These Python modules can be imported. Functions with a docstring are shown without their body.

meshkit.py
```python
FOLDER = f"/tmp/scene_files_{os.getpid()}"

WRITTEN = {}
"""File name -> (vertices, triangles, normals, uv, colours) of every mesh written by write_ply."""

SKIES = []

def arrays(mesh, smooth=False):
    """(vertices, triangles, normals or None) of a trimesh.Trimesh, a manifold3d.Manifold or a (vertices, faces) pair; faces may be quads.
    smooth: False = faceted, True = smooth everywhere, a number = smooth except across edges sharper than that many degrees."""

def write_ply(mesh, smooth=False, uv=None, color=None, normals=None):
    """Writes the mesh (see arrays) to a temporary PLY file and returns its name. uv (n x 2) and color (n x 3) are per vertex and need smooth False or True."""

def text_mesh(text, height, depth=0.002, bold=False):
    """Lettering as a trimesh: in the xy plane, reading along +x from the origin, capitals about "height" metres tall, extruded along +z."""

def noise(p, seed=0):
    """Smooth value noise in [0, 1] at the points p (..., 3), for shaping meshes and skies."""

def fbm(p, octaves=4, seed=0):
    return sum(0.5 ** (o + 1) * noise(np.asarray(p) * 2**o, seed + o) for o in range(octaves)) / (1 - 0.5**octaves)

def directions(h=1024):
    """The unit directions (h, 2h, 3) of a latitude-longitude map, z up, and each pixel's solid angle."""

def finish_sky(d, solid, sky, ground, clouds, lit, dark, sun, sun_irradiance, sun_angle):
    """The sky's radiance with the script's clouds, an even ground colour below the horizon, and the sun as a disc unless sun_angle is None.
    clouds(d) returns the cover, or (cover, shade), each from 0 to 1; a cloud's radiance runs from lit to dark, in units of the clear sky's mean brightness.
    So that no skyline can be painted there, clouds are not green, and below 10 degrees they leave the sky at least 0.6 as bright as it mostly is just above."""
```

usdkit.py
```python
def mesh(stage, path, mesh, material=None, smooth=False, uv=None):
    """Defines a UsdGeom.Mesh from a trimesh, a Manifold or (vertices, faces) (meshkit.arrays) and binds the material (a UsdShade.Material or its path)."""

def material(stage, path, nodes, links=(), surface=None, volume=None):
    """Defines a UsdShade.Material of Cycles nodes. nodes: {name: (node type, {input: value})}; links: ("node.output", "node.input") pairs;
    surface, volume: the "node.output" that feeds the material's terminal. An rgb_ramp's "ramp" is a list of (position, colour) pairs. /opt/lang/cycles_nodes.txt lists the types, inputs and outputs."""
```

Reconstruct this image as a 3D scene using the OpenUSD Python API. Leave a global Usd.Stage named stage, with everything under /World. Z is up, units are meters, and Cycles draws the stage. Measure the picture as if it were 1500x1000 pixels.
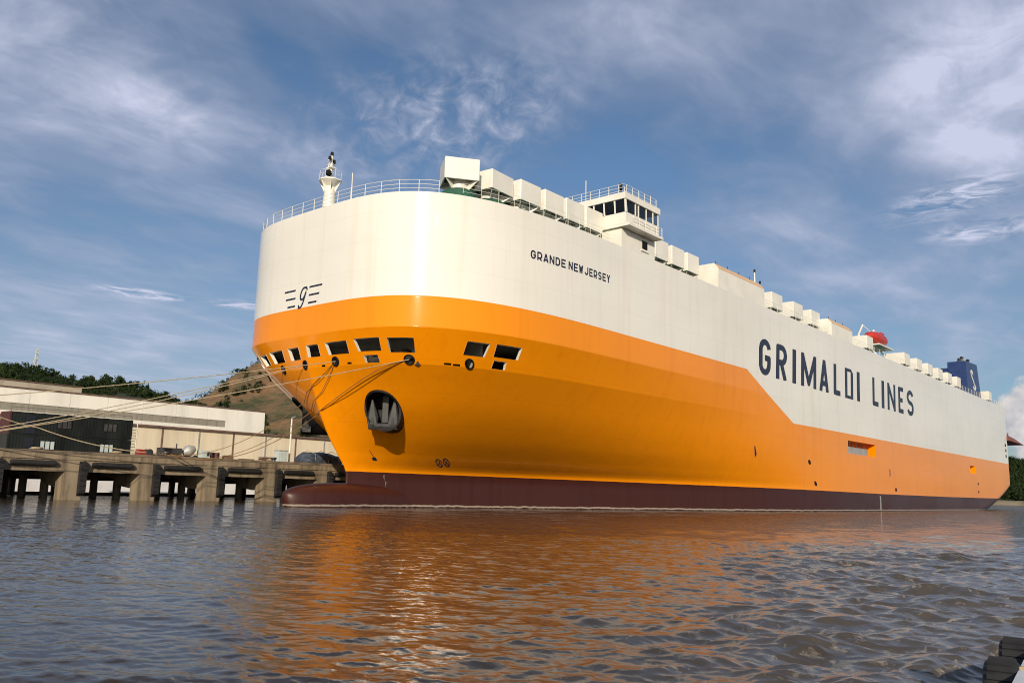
import math, random
import numpy as np, trimesh, manifold3d, shapely
from shapely.geometry import Polygon, box as sbox, Point, LineString
from shapely import affinity
from scipy.interpolate import PchipInterpolator as _P
import usdkit, meshkit
from pxr import Gf, Sdf, Usd, UsdGeom, UsdLux, UsdShade, Vt

stage = Usd.Stage.CreateInMemory()
UsdGeom.SetStageUpAxis(stage, UsdGeom.Tokens.z)
UsdGeom.SetStageMetersPerUnit(stage, 1.0)
UsdGeom.Xform.Define(stage, '/World')
UsdGeom.Scope.Define(stage, '/World/Looks')
rng = np.random.default_rng(7); random.seed(7)

# --- camera, sky, sun -----------------------------------------------------------
# world: +X along the ship towards its stern, +Y towards the quay, camera over the water at the origin
PSI, TAU, RHO, EYE, FPX = 0.708173, 0.173186, 0.025833, 1.798, 1239.535
EXPOSURE = 0.0
SUN = np.array([-0.785, -0.62, 0.0]); SUN_EL = math.radians(18.5)
SUN = np.array([*(SUN[:2] / np.linalg.norm(SUN[:2]) * math.cos(SUN_EL)), math.sin(SUN_EL)])
SUN_INTENSITY, SKY_STRENGTH = 1.06, 0.10
r0 = np.array([math.sin(PSI), -math.cos(PSI), 0]); f0 = np.array([math.cos(PSI), math.sin(PSI), 0]); z0 = np.array([0, 0, 1.0])
F = math.cos(TAU) * f0 + math.sin(TAU) * z0; U0 = -math.sin(TAU) * f0 + math.cos(TAU) * z0
R = math.cos(RHO) * r0 + math.sin(RHO) * U0; U = -math.sin(RHO) * r0 + math.cos(RHO) * U0
cam = UsdGeom.Camera.Define(stage, '/World/camera')
cam.CreateProjectionAttr('perspective')
cam.CreateHorizontalApertureAttr(36.0); cam.CreateVerticalApertureAttr(24.0)
cam.CreateFocalLengthAttr(36.0 * FPX / 1500); cam.CreateFStopAttr(0.0); cam.CreateExposureAttr(EXPOSURE)
cam.CreateClippingRangeAttr((0.05, 20000.0))
cam.AddTransformOp().Set(Gf.Matrix4d(*R, 0, *U, 0, *(-F), 0, 0, 0, EYE, 1))

T = Sdf.ValueTypeNames
LOOK = '/World/Looks/'
def M(name, nodes, links, surface='p.BSDF', volume=None):
    return usdkit.material(stage, LOOK + name, nodes, links, surface=surface, volume=volume)

SUN_ROT = math.atan2(SUN[0], SUN[1])
def dvec(az, el):
    """World direction at az degrees right of the camera's heading, el degrees above the horizon."""
    a, e = PSI - math.radians(az), math.radians(el)
    return (math.cos(a) * math.cos(e), math.sin(a) * math.cos(e), math.sin(e))
sky_n = {
    'tc': ('texture_coordinate', {}), 'sx': ('separate_xyz', {}),
    'sky': ('sky_texture', {'sky_type': 'single_scattering', 'sun_disc': False, 'sun_elevation': SUN_EL, 'sun_rotation': SUN_ROT, 'altitude': 0.0, 'air_density': 1.0, 'aerosol_density': 1.1, 'ozone_density': 1.6}),
    # a flat cloud layer overhead: direction divided by its height
    'zz': ('math', {'math_type': 'maximum', 'value2': 0.0}), 'za': ('math', {'math_type': 'add', 'value2': 0.10}),
    'dx': ('math', {'math_type': 'divide'}), 'dy': ('math', {'math_type': 'divide'}), 'uv': ('combine_xyz', {'z': 0.0}),
    'm1': ('mapping', {'rotation': (0, 0, 0.55), 'scale': (0.5, 1.6, 1), 'location': (3.1, 1.7, 0)}),
    'n1': ('noise_texture', {'scale': 0.9, 'detail': 5.0, 'roughness': 0.52, 'distortion': 0.5}),
    'm2': ('mapping', {'rotation': (0, 0, -0.5), 'scale': (1.0, 1.7, 1), 'location': (0.4, 5.2, 0)}),
    'n2': ('noise_texture', {'scale': 3.6, 'detail': 6.0, 'roughness': 0.58, 'distortion': 0.35}),
    'r1': ('rgb_ramp', {'ramp': [(0.36, (0, 0, 0)), (0.68, (1, 1, 1))]}),
    'r2': ('rgb_ramp', {'ramp': [(0.40, (0, 0, 0)), (0.74, (1, 1, 1))]}),
    'veil': ('math', {'math_type': 'multiply', 'value2': 0.66}), 'mot': ('math', {'math_type': 'multiply', 'value2': 0.40}),
    'sum': ('math', {'math_type': 'add', 'use_clamp': True}),
    'ccol': ('mix', {'mix_type': 'mix', 'color1': (1.30, 1.78, 2.62), 'color2': (5.9, 6.3, 8.0)}),
    'mix': ('mix', {'mix_type': 'mix'}),
    'skyc': ('mix', {'mix_type': 'multiply', 'fac': 1.0, 'color2': (0.70, 0.84, 0.99)}),
    'bg': ('background_shader', {'strength': SKY_STRENGTH}),
}
sky_l = [('tc.generated', 'sx.vector'), ('sx.z', 'zz.value1'), ('zz.value', 'za.value1'), ('sx.x', 'dx.value1'), ('za.value', 'dx.value2'), ('sx.y', 'dy.value1'), ('za.value', 'dy.value2'),
         ('dx.value', 'uv.x'), ('dy.value', 'uv.y'), ('uv.vector', 'm1.vector'), ('m1.vector', 'n1.vector'), ('uv.vector', 'm2.vector'), ('m2.vector', 'n2.vector'),
         ('n1.fac', 'r1.fac'), ('n2.fac', 'r2.fac'), ('r1.color', 'veil.value1'), ('r2.color', 'mot.value1'), ('veil.value', 'sum.value1'), ('mot.value', 'sum.value2'),
         ('sky.color', 'skyc.color1'), ('skyc.color', 'mix.color1'), ('ccol.color', 'mix.color2')]
SKY_TAIL = [('mix.color', 'bg.color')]

# individual clouds: (azimuth right of heading, elevation, radii along and across, tilt, weight, noise index)
CLOUDS = [(-30, 23.2, 15, 6.0, -8, .31, 1), (-19.5, 21.8, 12, 3.4, -12, .34, 1), (-27, 27, 12, 4, -5, .25, 1), (-16.5, 26.8, 4.5, 2.0, -25, -.35, 1), (-9.0, 27.4, 6, 1.8, -10, -.26, 1),
          (-5.5, 24.2, 14, 6.5, 8, .30, 2), (32, 25.5, 15, 7.0, 5, .50, 1), (10, 22.3, 13, 4.2, 6, -.34, 1), (17, 17.2, 11, 2.6, -4, .26, 1), (32, 20.2, 9, 2.4, -6, .50, 1), (24, 13.5, 14, 3.0, 2, .26, 1), (-26, 8.0, 20, 4.0, 0, .22, 1), (6.9, 30, 12, 3.5, -6, .22, 1),
          (28.2, 17.9, 5.2, 1.5, 9, .75, 3), (30, 15.9, 5.0, 1.0, 2, .55, 3), (-24.3, 11.45, 4.0, .42, -1, .95, 3), (-18.3, 11.35, 3.0, .45, 0, .85, 3)]
def blob(i, az, el, ra, rb, tilt, w, nz):
    sky_n.update({f'bm{i}': ('mapping', {'mapping_type': 'texture', 'location': (az, el, 0), 'rotation': (0, 0, math.radians(tilt)), 'scale': (ra, rb, 1)}),
        f'bg{i}': ('gradient_texture', {'gradient_type': 'spherical'}), f'bs{i}': ('map_range', {'range_type': 'smoothstep', 'from_min': 0.0, 'from_max': 0.85, 'to_min': 0.0, 'to_max': w}),
        f'bx{i}': ('math', {'math_type': 'multiply'}), f'ba{i}': ('math', {'math_type': 'add'})})
    src = 'tot.value' if i == 0 else f'ba{i - 1}.value'
    sky_l.extend([('ae.vector', f'bm{i}.vector'), (f'bm{i}.vector', f'bg{i}.vector'), (f'bg{i}.fac', f'bs{i}.value'), (f'bs{i}.result', f'bx{i}.value1'), ({1: 'w1.result', 2: 'w2.result', 3: 'w3.result'}[nz], f'bx{i}.value2'), (src, f'ba{i}.value1'), (f'bx{i}.value', f'ba{i}.value2')])
sky_n.update({'at': ('math', {'math_type': 'arctan2'}), 'azr': ('math', {'math_type': 'subtract', 'value1': PSI}), 'azd': ('math', {'math_type': 'multiply', 'value2': 57.29578}),
    'els': ('math', {'math_type': 'arcsine'}), 'eld': ('math', {'math_type': 'multiply', 'value2': 57.29578}), 'ae': ('combine_xyz', {'z': 0.0}),
    'mw': ('mapping', {'scale': (0.16, 0.30, 1), 'rotation': (0, 0, 0.14)}), 'nw': ('noise_texture', {'scale': 1.0, 'detail': 6.0, 'roughness': 0.55, 'distortion': 0.7}), 'w1': ('map_range', {'from_min': 0.25, 'from_max': 0.7, 'to_min': 0.25, 'to_max': 1.3}),
    'mc': ('mapping', {'scale': (0.5, 0.62, 1), 'rotation': (0, 0, -0.6), 'location': (2, 7, 0)}), 'nc': ('noise_texture', {'scale': 1.0, 'detail': 6.0, 'roughness': 0.6, 'distortion': 0.5}), 'w2': ('map_range', {'from_min': 0.36, 'from_max': 0.68, 'to_min': -0.5, 'to_max': 1.7}),
    'ms': ('mapping', {'scale': (0.40, 1.9, 1), 'rotation': (0, 0, -0.10), 'location': (5, 3, 0)}), 'ns': ('noise_texture', {'scale': 1.0, 'detail': 7.0, 'roughness': 0.66, 'distortion': 0.9}), 'w3': ('map_range', {'from_min': 0.42, 'from_max': 0.66, 'to_min': 0.0, 'to_max': 1.15}),
    'tot': ('math', {'math_type': 'multiply_add', 'value2': 0.60, 'value3': 0.17})})
sky_l += [('sx.y', 'at.value1'), ('sx.x', 'at.value2'), ('at.value', 'azr.value2'), ('azr.value', 'azd.value1'), ('sx.z', 'els.value1'), ('els.value', 'eld.value1'), ('azd.value', 'ae.x'), ('eld.value', 'ae.y'),
    ('ae.vector', 'mw.vector'), ('mw.vector', 'nw.vector'), ('nw.fac', 'w1.value'), ('ae.vector', 'mc.vector'), ('mc.vector', 'nc.vector'), ('nc.fac', 'w2.value'), ('ae.vector', 'ms.vector'), ('ms.vector', 'ns.vector'), ('ns.fac', 'w3.value'), ('sum.value', 'tot.value1')]
for i, c in enumerate(CLOUDS): blob(i, *c)
sky_n['cov'] = ('clamp', {'min': 0.0, 'max': 1.0})
sky_l += [(f'ba{len(CLOUDS) - 1}.value', 'cov.value'), ('cov.result', 'mix.fac'), ('cov.result', 'ccol.fac')]
# heaped cloud low over the stern
sky_n.update({'cm': ('mapping', {'mapping_type': 'texture', 'location': (34.5, 4.6, 0), 'scale': (6.2, 4.2, 1)}), 'cg': ('gradient_texture', {'gradient_type': 'spherical'}),
    'cn': ('noise_texture', {'scale': 0.75, 'detail': 6.0, 'roughness': 0.55}), 'cs': ('math', {'math_type': 'multiply_add', 'value2': 2.0}), 'ch': ('math', {'math_type': 'multiply', 'value2': 0.5}), 'cr': ('rgb_ramp', {'ramp': [(0.46, (0, 0, 0)), (0.55, (1, 1, 1))]}),
    'cl': ('map_range', {'from_min': 0.35, 'from_max': 0.65}), 'cc': ('mix', {'mix_type': 'mix', 'color1': (4.2, 4.4, 5.0), 'color2': (7.6, 7.2, 6.9)}), 'mix2': ('mix', {'mix_type': 'mix'})})
sky_l += [('ae.vector', 'cm.vector'), ('cm.vector', 'cg.vector'), ('ae.vector', 'cn.vector'), ('cg.fac', 'cs.value1'), ('cn.fac', 'cs.value3'), ('cs.value', 'ch.value1'), ('ch.value', 'cr.fac'), ('cn.fac', 'cl.value'), ('cl.result', 'cc.fac'), ('cr.color', 'mix2.fac'), ('mix.color', 'mix2.color1'), ('cc.color', 'mix2.color2')]
SKY_TAIL = [('mix2.color', 'bg.color')]
sky_mat = M('sky_look', sky_n, sky_l + SKY_TAIL, surface='bg.background')
dome = UsdLux.DomeLight.Define(stage, '/World/sky'); dome.CreateIntensityAttr(1.0)
UsdShade.MaterialBindingAPI.Apply(dome.GetPrim()).Bind(sky_mat)
dome.GetPrim().SetCustomDataByKey('kind', 'structure')
sun = UsdLux.DistantLight.Define(stage, '/World/sun')
sun.CreateNormalizeAttr(True); sun.CreateIntensityAttr(SUN_INTENSITY); sun.CreateAngleAttr(0.53); sun.CreateColorAttr((1.0, 0.86, 0.66))
_z = SUN; _x = np.cross([0, 0, 1], _z); _x /= np.linalg.norm(_x); _y = np.cross(_z, _x)
sun.AddTransformOp().Set(Gf.Matrix4d(*_x, 0, *_y, 0, *_z, 0, 0, 0, 0, 1))

# --- helpers ----------------------------------------------------------------------
class MB:
    """Collects shapes for ONE mesh."""
    def __init__(s): s.v, s.f, s.n = [], [], 0
    def add(s, v, f=None):
        if f is None:
            if hasattr(v, 'to_mesh'): m = v.to_mesh(); v, f = m.vert_properties[:, :3], m.tri_verts
            else: v, f = v.vertices, v.faces
        v, f = np.asarray(v, float), np.asarray(f, int)
        if len(f) and f.shape[1] == 4: f = np.vstack([f[:, [0, 1, 2]], f[:, [0, 2, 3]]])
        s.v.append(v); s.f.append(f + s.n); s.n += len(v); return s
    def box(s, lo, hi, rot=None, at=(0, 0, 0)):
        lo, hi = np.minimum(lo, hi), np.maximum(lo, hi)
        b = trimesh.creation.box(np.array(hi, float) - lo); b.apply_translation((np.array(lo, float) + hi) / 2)
        if rot is not None: b.apply_transform(trimesh.transformations.rotation_matrix(rot[0], rot[1]))
        b.apply_translation(at); return s.add(b)
    def tube(s, pts, r, sides=8, caps=True):
        p = np.asarray(pts, float); t = np.gradient(p, axis=0); t /= np.linalg.norm(t, axis=1, keepdims=True) + 1e-12
        a = np.cross(t, np.where(np.abs(t[:, 2:]) < .9, [0, 0, 1.], [1., 0, 0])); a /= np.linalg.norm(a, axis=1, keepdims=True) + 1e-12
        b = np.cross(t, a); g = np.arange(sides) * 2 * np.pi / sides
        rr = np.broadcast_to(r, (len(p),))[:, None, None]
        v = (p[:, None] + rr * (np.cos(g)[None, :, None] * a[:, None] + np.sin(g)[None, :, None] * b[:, None])).reshape(-1, 3)
        i, j = np.meshgrid(np.arange(len(p) - 1), np.arange(sides), indexing='ij')
        f = np.stack([i * sides + j, i * sides + (j + 1) % sides, (i + 1) * sides + (j + 1) % sides, (i + 1) * sides + j], -1).reshape(-1, 4)
        s.add(v, f)
        if caps:
            k = np.arange(1, sides - 1); z = np.zeros_like(k); e = (len(p) - 1) * sides
            s.add(v, np.vstack([np.stack([z, k + 1, k], 1), np.stack([z + e, k + e, k + 1 + e], 1)]))
        return s
    def prism(s, poly, lo, hi, axis=2):
        """poly: 2D outline extruded between lo and hi along an axis (0: poly is (y,z), 1: (x,z), 2: (x,y))."""
        m = trimesh.creation.extrude_polygon(poly if hasattr(poly, 'exterior') else Polygon(poly), abs(hi - lo), engine='earcut')
        v = np.array(m.vertices); f = np.array(m.faces); v[:, 2] += min(lo, hi)
        if axis == 0: v = v[:, [2, 0, 1]]
        elif axis == 1: v = v[:, [0, 2, 1]]; f = f[:, ::-1]
        return s.add(v, f)
    def lathe(s, prof, sides=24, at=(0, 0, 0), axis=None):
        prof = np.asarray(prof, float); g = np.arange(sides) * 2 * np.pi / sides
        v = np.stack([prof[:, None, 0] * np.cos(g), prof[:, None, 0] * np.sin(g), np.broadcast_to(prof[:, None, 1], (len(prof), sides))], -1).reshape(-1, 3)
        i, j = np.meshgrid(np.arange(len(prof) - 1), np.arange(sides), indexing='ij')
        f = np.stack([i * sides + j, i * sides + (j + 1) % sides, (i + 1) * sides + (j + 1) % sides, (i + 1) * sides + j], -1).reshape(-1, 4)
        if axis is not None: v = v @ trimesh.geometry.align_vectors([0, 0, 1], axis)[:3, :3].T
        return s.add(v + at, f)
    def hull(s, pts):
        return s.add(trimesh.convex.convex_hull(np.asarray(pts, float)))
    def build(s, parent, name, mat, smooth=False):
        return put(parent, name, (np.vstack(s.v), np.vstack(s.f)), mat, smooth)
_used = {}
def numbered(parent, name):
    k = (str(parent), name); n = _used.get(k, -1) + 1; _used[k] = n
    return name if n == 0 else f'{name}_{n:03d}'
def path_of(p): return str(p.GetPath()) if hasattr(p, 'GetPath') else str(p)
def put(parent, name, mesh, mat, smooth=False):
    pp = path_of(parent); return usdkit.mesh(stage, pp + '/' + numbered(pp, name), mesh, mat, smooth=smooth).GetPrim()
def put_n(parent, name, v, f, n, mat):
    pp = path_of(parent); m = UsdGeom.Mesh.Define(stage, pp + '/' + numbered(pp, name))
    m.CreatePointsAttr(Vt.Vec3fArray.FromNumpy(np.asarray(v, np.float32))); m.CreateFaceVertexCountsAttr(Vt.IntArray.FromNumpy(np.full(len(f), 3, np.int32)))
    m.CreateFaceVertexIndicesAttr(Vt.IntArray.FromNumpy(np.asarray(f, np.int32).ravel())); m.CreateSubdivisionSchemeAttr('none')
    m.CreateNormalsAttr(Vt.Vec3fArray.FromNumpy(np.asarray(n, np.float32))); m.SetNormalsInterpolation('vertex')
    UsdShade.MaterialBindingAPI.Apply(m.GetPrim()).Bind(mat); return m.GetPrim()
def tag(p, label=None, cat=None, group=None, kind=None):
    for k, v in (('label', label), ('category', cat), ('group', group), ('kind', kind)):
        if v: p.SetCustomDataByKey(k, v)
    return p
def thing(name, loc, label, cat, group=None, rotz=0.0):
    x = UsdGeom.Xform.Define(stage, '/World/' + numbered('/World', name)); x.AddTranslateOp().Set(Gf.Vec3d(*map(float, loc)))
    if rotz: x.AddRotateZOp().Set(float(rotz))
    return tag(x.GetPrim(), label, cat, group)
def copy(src, name, loc, label, cat, group=None, rotz=0.0, scale=None):
    o = thing(name, loc, label, cat, group, rotz)
    if scale: UsdGeom.Xformable(o).AddScaleOp().Set(Gf.Vec3f(*scale))
    o.GetReferences().AddInternalReference(src.GetPath()); o.SetInstanceable(True); return o

# --- materials ---------------------------------------------------------------------
def paint(name, col, rough=0.4, var=0.12, scale=(1, 1, 1), nscale=1.0, bump=0.0, bscale=6.0, bdist=0.02, metallic=0.0, dark=None, spec=0.5, coat=0.0):
    """A painted or bare surface: base colour broken up by stretched noise, a little relief, uneven gloss."""
    c = np.array(col, float); d = c * (1 - 2 * var) if dark is None else np.array(dark, float)
    n = {'g': ('geometry', {}), 'm': ('mapping', {'scale': scale}), 'n': ('noise_texture', {'scale': nscale, 'detail': 6.0, 'roughness': 0.62}),
         'r': ('rgb_ramp', {'ramp': [(0.28, tuple(d)), (0.55, tuple(c)), (0.8, tuple(np.minimum(c * (1 + 0.5 * var), .9)))]}),
         'rr': ('map_range', {'from_min': 0.3, 'from_max': 0.7, 'to_min': rough * 0.8, 'to_max': min(1, rough * 1.25)}),
         'p': ('principled_bsdf', {'metallic': metallic, 'specular_ior_level': spec, 'coat_weight': coat, 'coat_roughness': 0.12})}
    l = [('g.position', 'm.vector'), ('m.vector', 'n.vector'), ('n.fac', 'r.fac'), ('r.color', 'p.base_color'), ('n.fac', 'rr.value'), ('rr.result', 'p.roughness')]
    if bump:
        n['bn'] = ('noise_texture', {'scale': bscale, 'detail': 4.0}); n['b'] = ('bump', {'strength': bump, 'distance': bdist})
        l += [('g.position', 'bn.vector'), ('bn.fac', 'b.height'), ('b.normal', 'p.normal')]
    return M(name, n, l)
def ship_paint(name, col, rough, streak=(0.86, 0.80, 0.66), amount=0.35, boot=False, spec=0.5):
    """Hull paint: faint rust and water streaks running down, weld seams and slightly buckled plating."""
    n = {'g': ('geometry', {}), 'sx': ('separate_xyz', {}),
         'm': ('mapping', {'scale': (0.9, 0.9, 0.035)}), 'n': ('noise_texture', {'scale': 1.2, 'detail': 7.0, 'roughness': 0.66}),
         'm2': ('mapping', {'scale': (0.05, 0.05, 0.12)}), 'n2': ('noise_texture', {'scale': 1.0, 'detail': 4.0}),
         'sr': ('rgb_ramp', {'ramp': [(0.50, (0, 0, 0)), (0.78, (1, 1, 1))]}),
         'sm': ('math', {'math_type': 'multiply', 'value2': amount}),
         'vr': ('map_range', {'from_min': 0.3, 'from_max': 0.7, 'to_min': 0.93, 'to_max': 1.04}),
         'cv': ('mix', {'mix_type': 'multiply', 'fac': 1.0, 'color1': col}), 'c3': ('combine_xyz', {}),
         'cs': ('mix', {'mix_type': 'multiply', 'color2': streak}),
         'bk': ('combine_xyz', {'z': 0.0}), 'br': ('brick_texture', {'scale': 1.0, 'brick_width': 9.0, 'row_height': 2.35, 'mortar_size': 0.022, 'mortar_smooth': 0.6, 'color1': (1, 1, 1), 'color2': (.97, .97, .97), 'mortar': (0, 0, 0)}),
         'bn': ('noise_texture', {'scale': 0.42, 'detail': 2.0}),
         'b1': ('bump', {'strength': 0.14, 'distance': 0.03}), 'b2': ('bump', {'strength': 0.04, 'distance': 0.22}),
         'sc': ('mix', {'mix_type': 'mix'}), 'sf': ('map_range', {'from_min': 0.0, 'from_max': 1.0, 'to_min': 0.0, 'to_max': 0.26, 'clamp': True}), 'dk': ('mix', {'mix_type': 'multiply', 'fac': 1.0, 'color2': (.62, .6, .56)}),
         'rr': ('map_range', {'from_min': 0.3, 'from_max': 0.7, 'to_min': rough * 0.8, 'to_max': rough * 1.3}),
         'p': ('principled_bsdf', {'specular_ior_level': spec})}
    l = [('g.position', 'm.vector'), ('m.vector', 'n.vector'), ('g.position', 'm2.vector'), ('m2.vector', 'n2.vector'), ('n.fac', 'sr.fac'), ('sr.color', 'sm.value1'), ('n2.fac', 'vr.value'),
         ('vr.result', 'c3.x'), ('vr.result', 'c3.y'), ('vr.result', 'c3.z'), ('c3.vector', 'cv.color2'), ('cv.color', 'cs.color1'), ('sm.value', 'cs.fac'),
         ('g.position', 'sx.vector'), ('sx.x', 'bk.x'), ('sx.z', 'bk.y'), ('bk.vector', 'br.vector'), ('g.position', 'bn.vector'),
         ('bn.fac', 'b2.height'), ('br.color', 'b1.height'), ('b2.normal', 'b1.normal'), ('b1.normal', 'p.normal'),
         ('br.fac', 'sf.value'), ('sf.result', 'sc.fac'), ('cs.color', 'sc.color1'), ('cs.color', 'dk.color1'), ('dk.color', 'sc.color2'),
         ('n2.fac', 'rr.value'), ('rr.result', 'p.roughness')]
    out = 'sc.color'
    if boot:   # dried scum along the waterline
        n.update({'wn': ('noise_texture', {'scale': 0.9, 'detail': 7.0, 'roughness': 0.7}), 'wz': ('math', {'math_type': 'multiply_add', 'value2': 0.35}), 'wr': ('rgb_ramp', {'ramp': [(0.0, (0, 0, 0)), (0.22, (0, 0, 0)), (0.28, (1, 1, 1)), (0.36, (.8, .8, .8)), (0.42, (.0, .0, .0)), (1, (0, 0, 0))]}),
                  'wm': ('mix', {'mix_type': 'mix', 'color2': (0.34, 0.29, 0.24)})})
        l += [('g.position', 'wn.vector'), ('wn.fac', 'wz.value1'), ('sx.z', 'wz.value3'), ('wz.value', 'wr.fac'), ('wr.color', 'wm.fac'), (out, 'wm.color1')]; out = 'wm.color'
    return M(name, n, l + [(out, 'p.base_color')])
WHITE = ship_paint('ship_white', (0.79, 0.77, 0.71), 0.10, (0.86, 0.78, 0.66), 0.5)
ORANGE = ship_paint('ship_orange', (0.86, 0.275, 0.0015), 0.09, (0.84, 0.74, 0.66), 0.5, spec=0.42)
BOOT = ship_paint('boot_topping_red', (0.052, 0.0155, 0.0115), 0.38, (0.6, 0.62, 0.55), 0.7, boot=True, spec=0.35)
WPAINT = paint('fitting_white', (0.80, 0.775, 0.70), 0.4, 0.05, nscale=0.5)
GREEN = paint('deck_green', (0.02, 0.10, 0.06), 0.6, 0.2)
TAN = paint('deckhouse_tan', (0.72, 0.46, 0.24), 0.5, 0.06)
BLACK = paint('black_paint', (0.006, 0.006, 0.007), 0.6, 0.2, bump=0.2, spec=0.25)
LETTER = paint('letter_navy', (0.018, 0.022, 0.045), 0.4, 0.1)
NAVY = paint('funnel_navy', (0.022, 0.045, 0.15), 0.35, 0.12)
RED = paint('lifeboat_red', (0.50, 0.035, 0.02), 0.35, 0.1)
RUSTRED = paint('ramp_red_brown', (0.24, 0.075, 0.045), 0.6, 0.3, nscale=0.8)
GREY = paint('interior_grey', (0.36, 0.36, 0.34), 0.6, 0.12)
STEEL = paint('dark_steel', (0.10, 0.10, 0.10), 0.45, 0.3, metallic=0.5)
ANCHOR = paint('anchor_grey', (0.024, 0.024, 0.025), 0.5, 0.3, bump=0.2)
CONC = paint('pier_concrete', (0.27, 0.215, 0.148), 0.9, 0.3, scale=(1.5, 1.5, .22), nscale=0.75, bump=0.6, bscale=2.5, bdist=0.06, dark=(0.085, 0.063, 0.042))
CONCP = paint('seawall_concrete', (0.74, 0.74, 0.76), 0.9, 0.12, nscale=0.3)
RUBBER = paint('fender_rubber', (0.018, 0.018, 0.019), 0.7, 0.25, nscale=3, bump=0.3, bscale=8)
WALLW = paint('warehouse_white', (0.86, 0.82, 0.73), 0.7, 0.08, scale=(1, 1, .15), nscale=0.25)
WALLC = paint('shed_cream', (0.72, 0.62, 0.46), 0.75, 0.12, scale=(1, 1, .1), nscale=0.5)
ROOFB = paint('roof_brown', (0.17, 0.10, 0.075), 0.7, 0.15)
LOUVRE = paint('louvre_grey', (0.30, 0.275, 0.22), 0.7, 0.15, scale=(3, 1, .3), nscale=0.8)
CONT = paint('container_green', (0.008, 0.013, 0.0125), 0.55, 0.25, scale=(1, 1, .3), nscale=0.8)
MAROON = paint('container_maroon', (0.07, 0.018, 0.018), 0.6, 0.2)
ROPE = paint('rope_tan', (0.42, 0.34, 0.22), 0.85, 0.25, nscale=6)
ROPED = paint('rope_brown', (0.26, 0.14, 0.05), 0.85, 0.25, nscale=6)
TARP = paint('tarpaulin_blue_grey', (0.055, 0.07, 0.10), 0.55, 0.35, nscale=1.2, bump=0.5, bscale=2)
PALEB = paint('pale_blue_box', (0.50, 0.58, 0.58), 0.6, 0.1)
GALV = paint('galvanised', (0.42, 0.42, 0.40), 0.5, 0.12, metallic=0.3)
GLASS = M('dark_window_glass', {'t': ('transparent_bsdf', {'color': (0.30, 0.34, 0.36)}), 'gl': ('glossy_bsdf', {'color': (0.9, 0.9, 0.9), 'roughness': 0.03}), 'fr': ('fresnel', {'IOR': 1.5}), 'mx': ('mix_closure', {})},
          [('fr.fac', 'mx.fac'), ('t.BSDF', 'mx.closure1'), ('gl.BSDF', 'mx.closure2')], surface='mx.closure')
BWHITE = paint('boat_white', (0.72, 0.71, 0.68), 0.35, 0.12, nscale=2)
BDECK = paint('boat_deck', (0.20, 0.22, 0.22), 0.8, 0.15)
GROUND = paint('yard_ground', (0.22, 0.19, 0.15), 0.95, 0.25, nscale=0.1)
from scipy.interpolate import PchipInterpolator as _P
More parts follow.
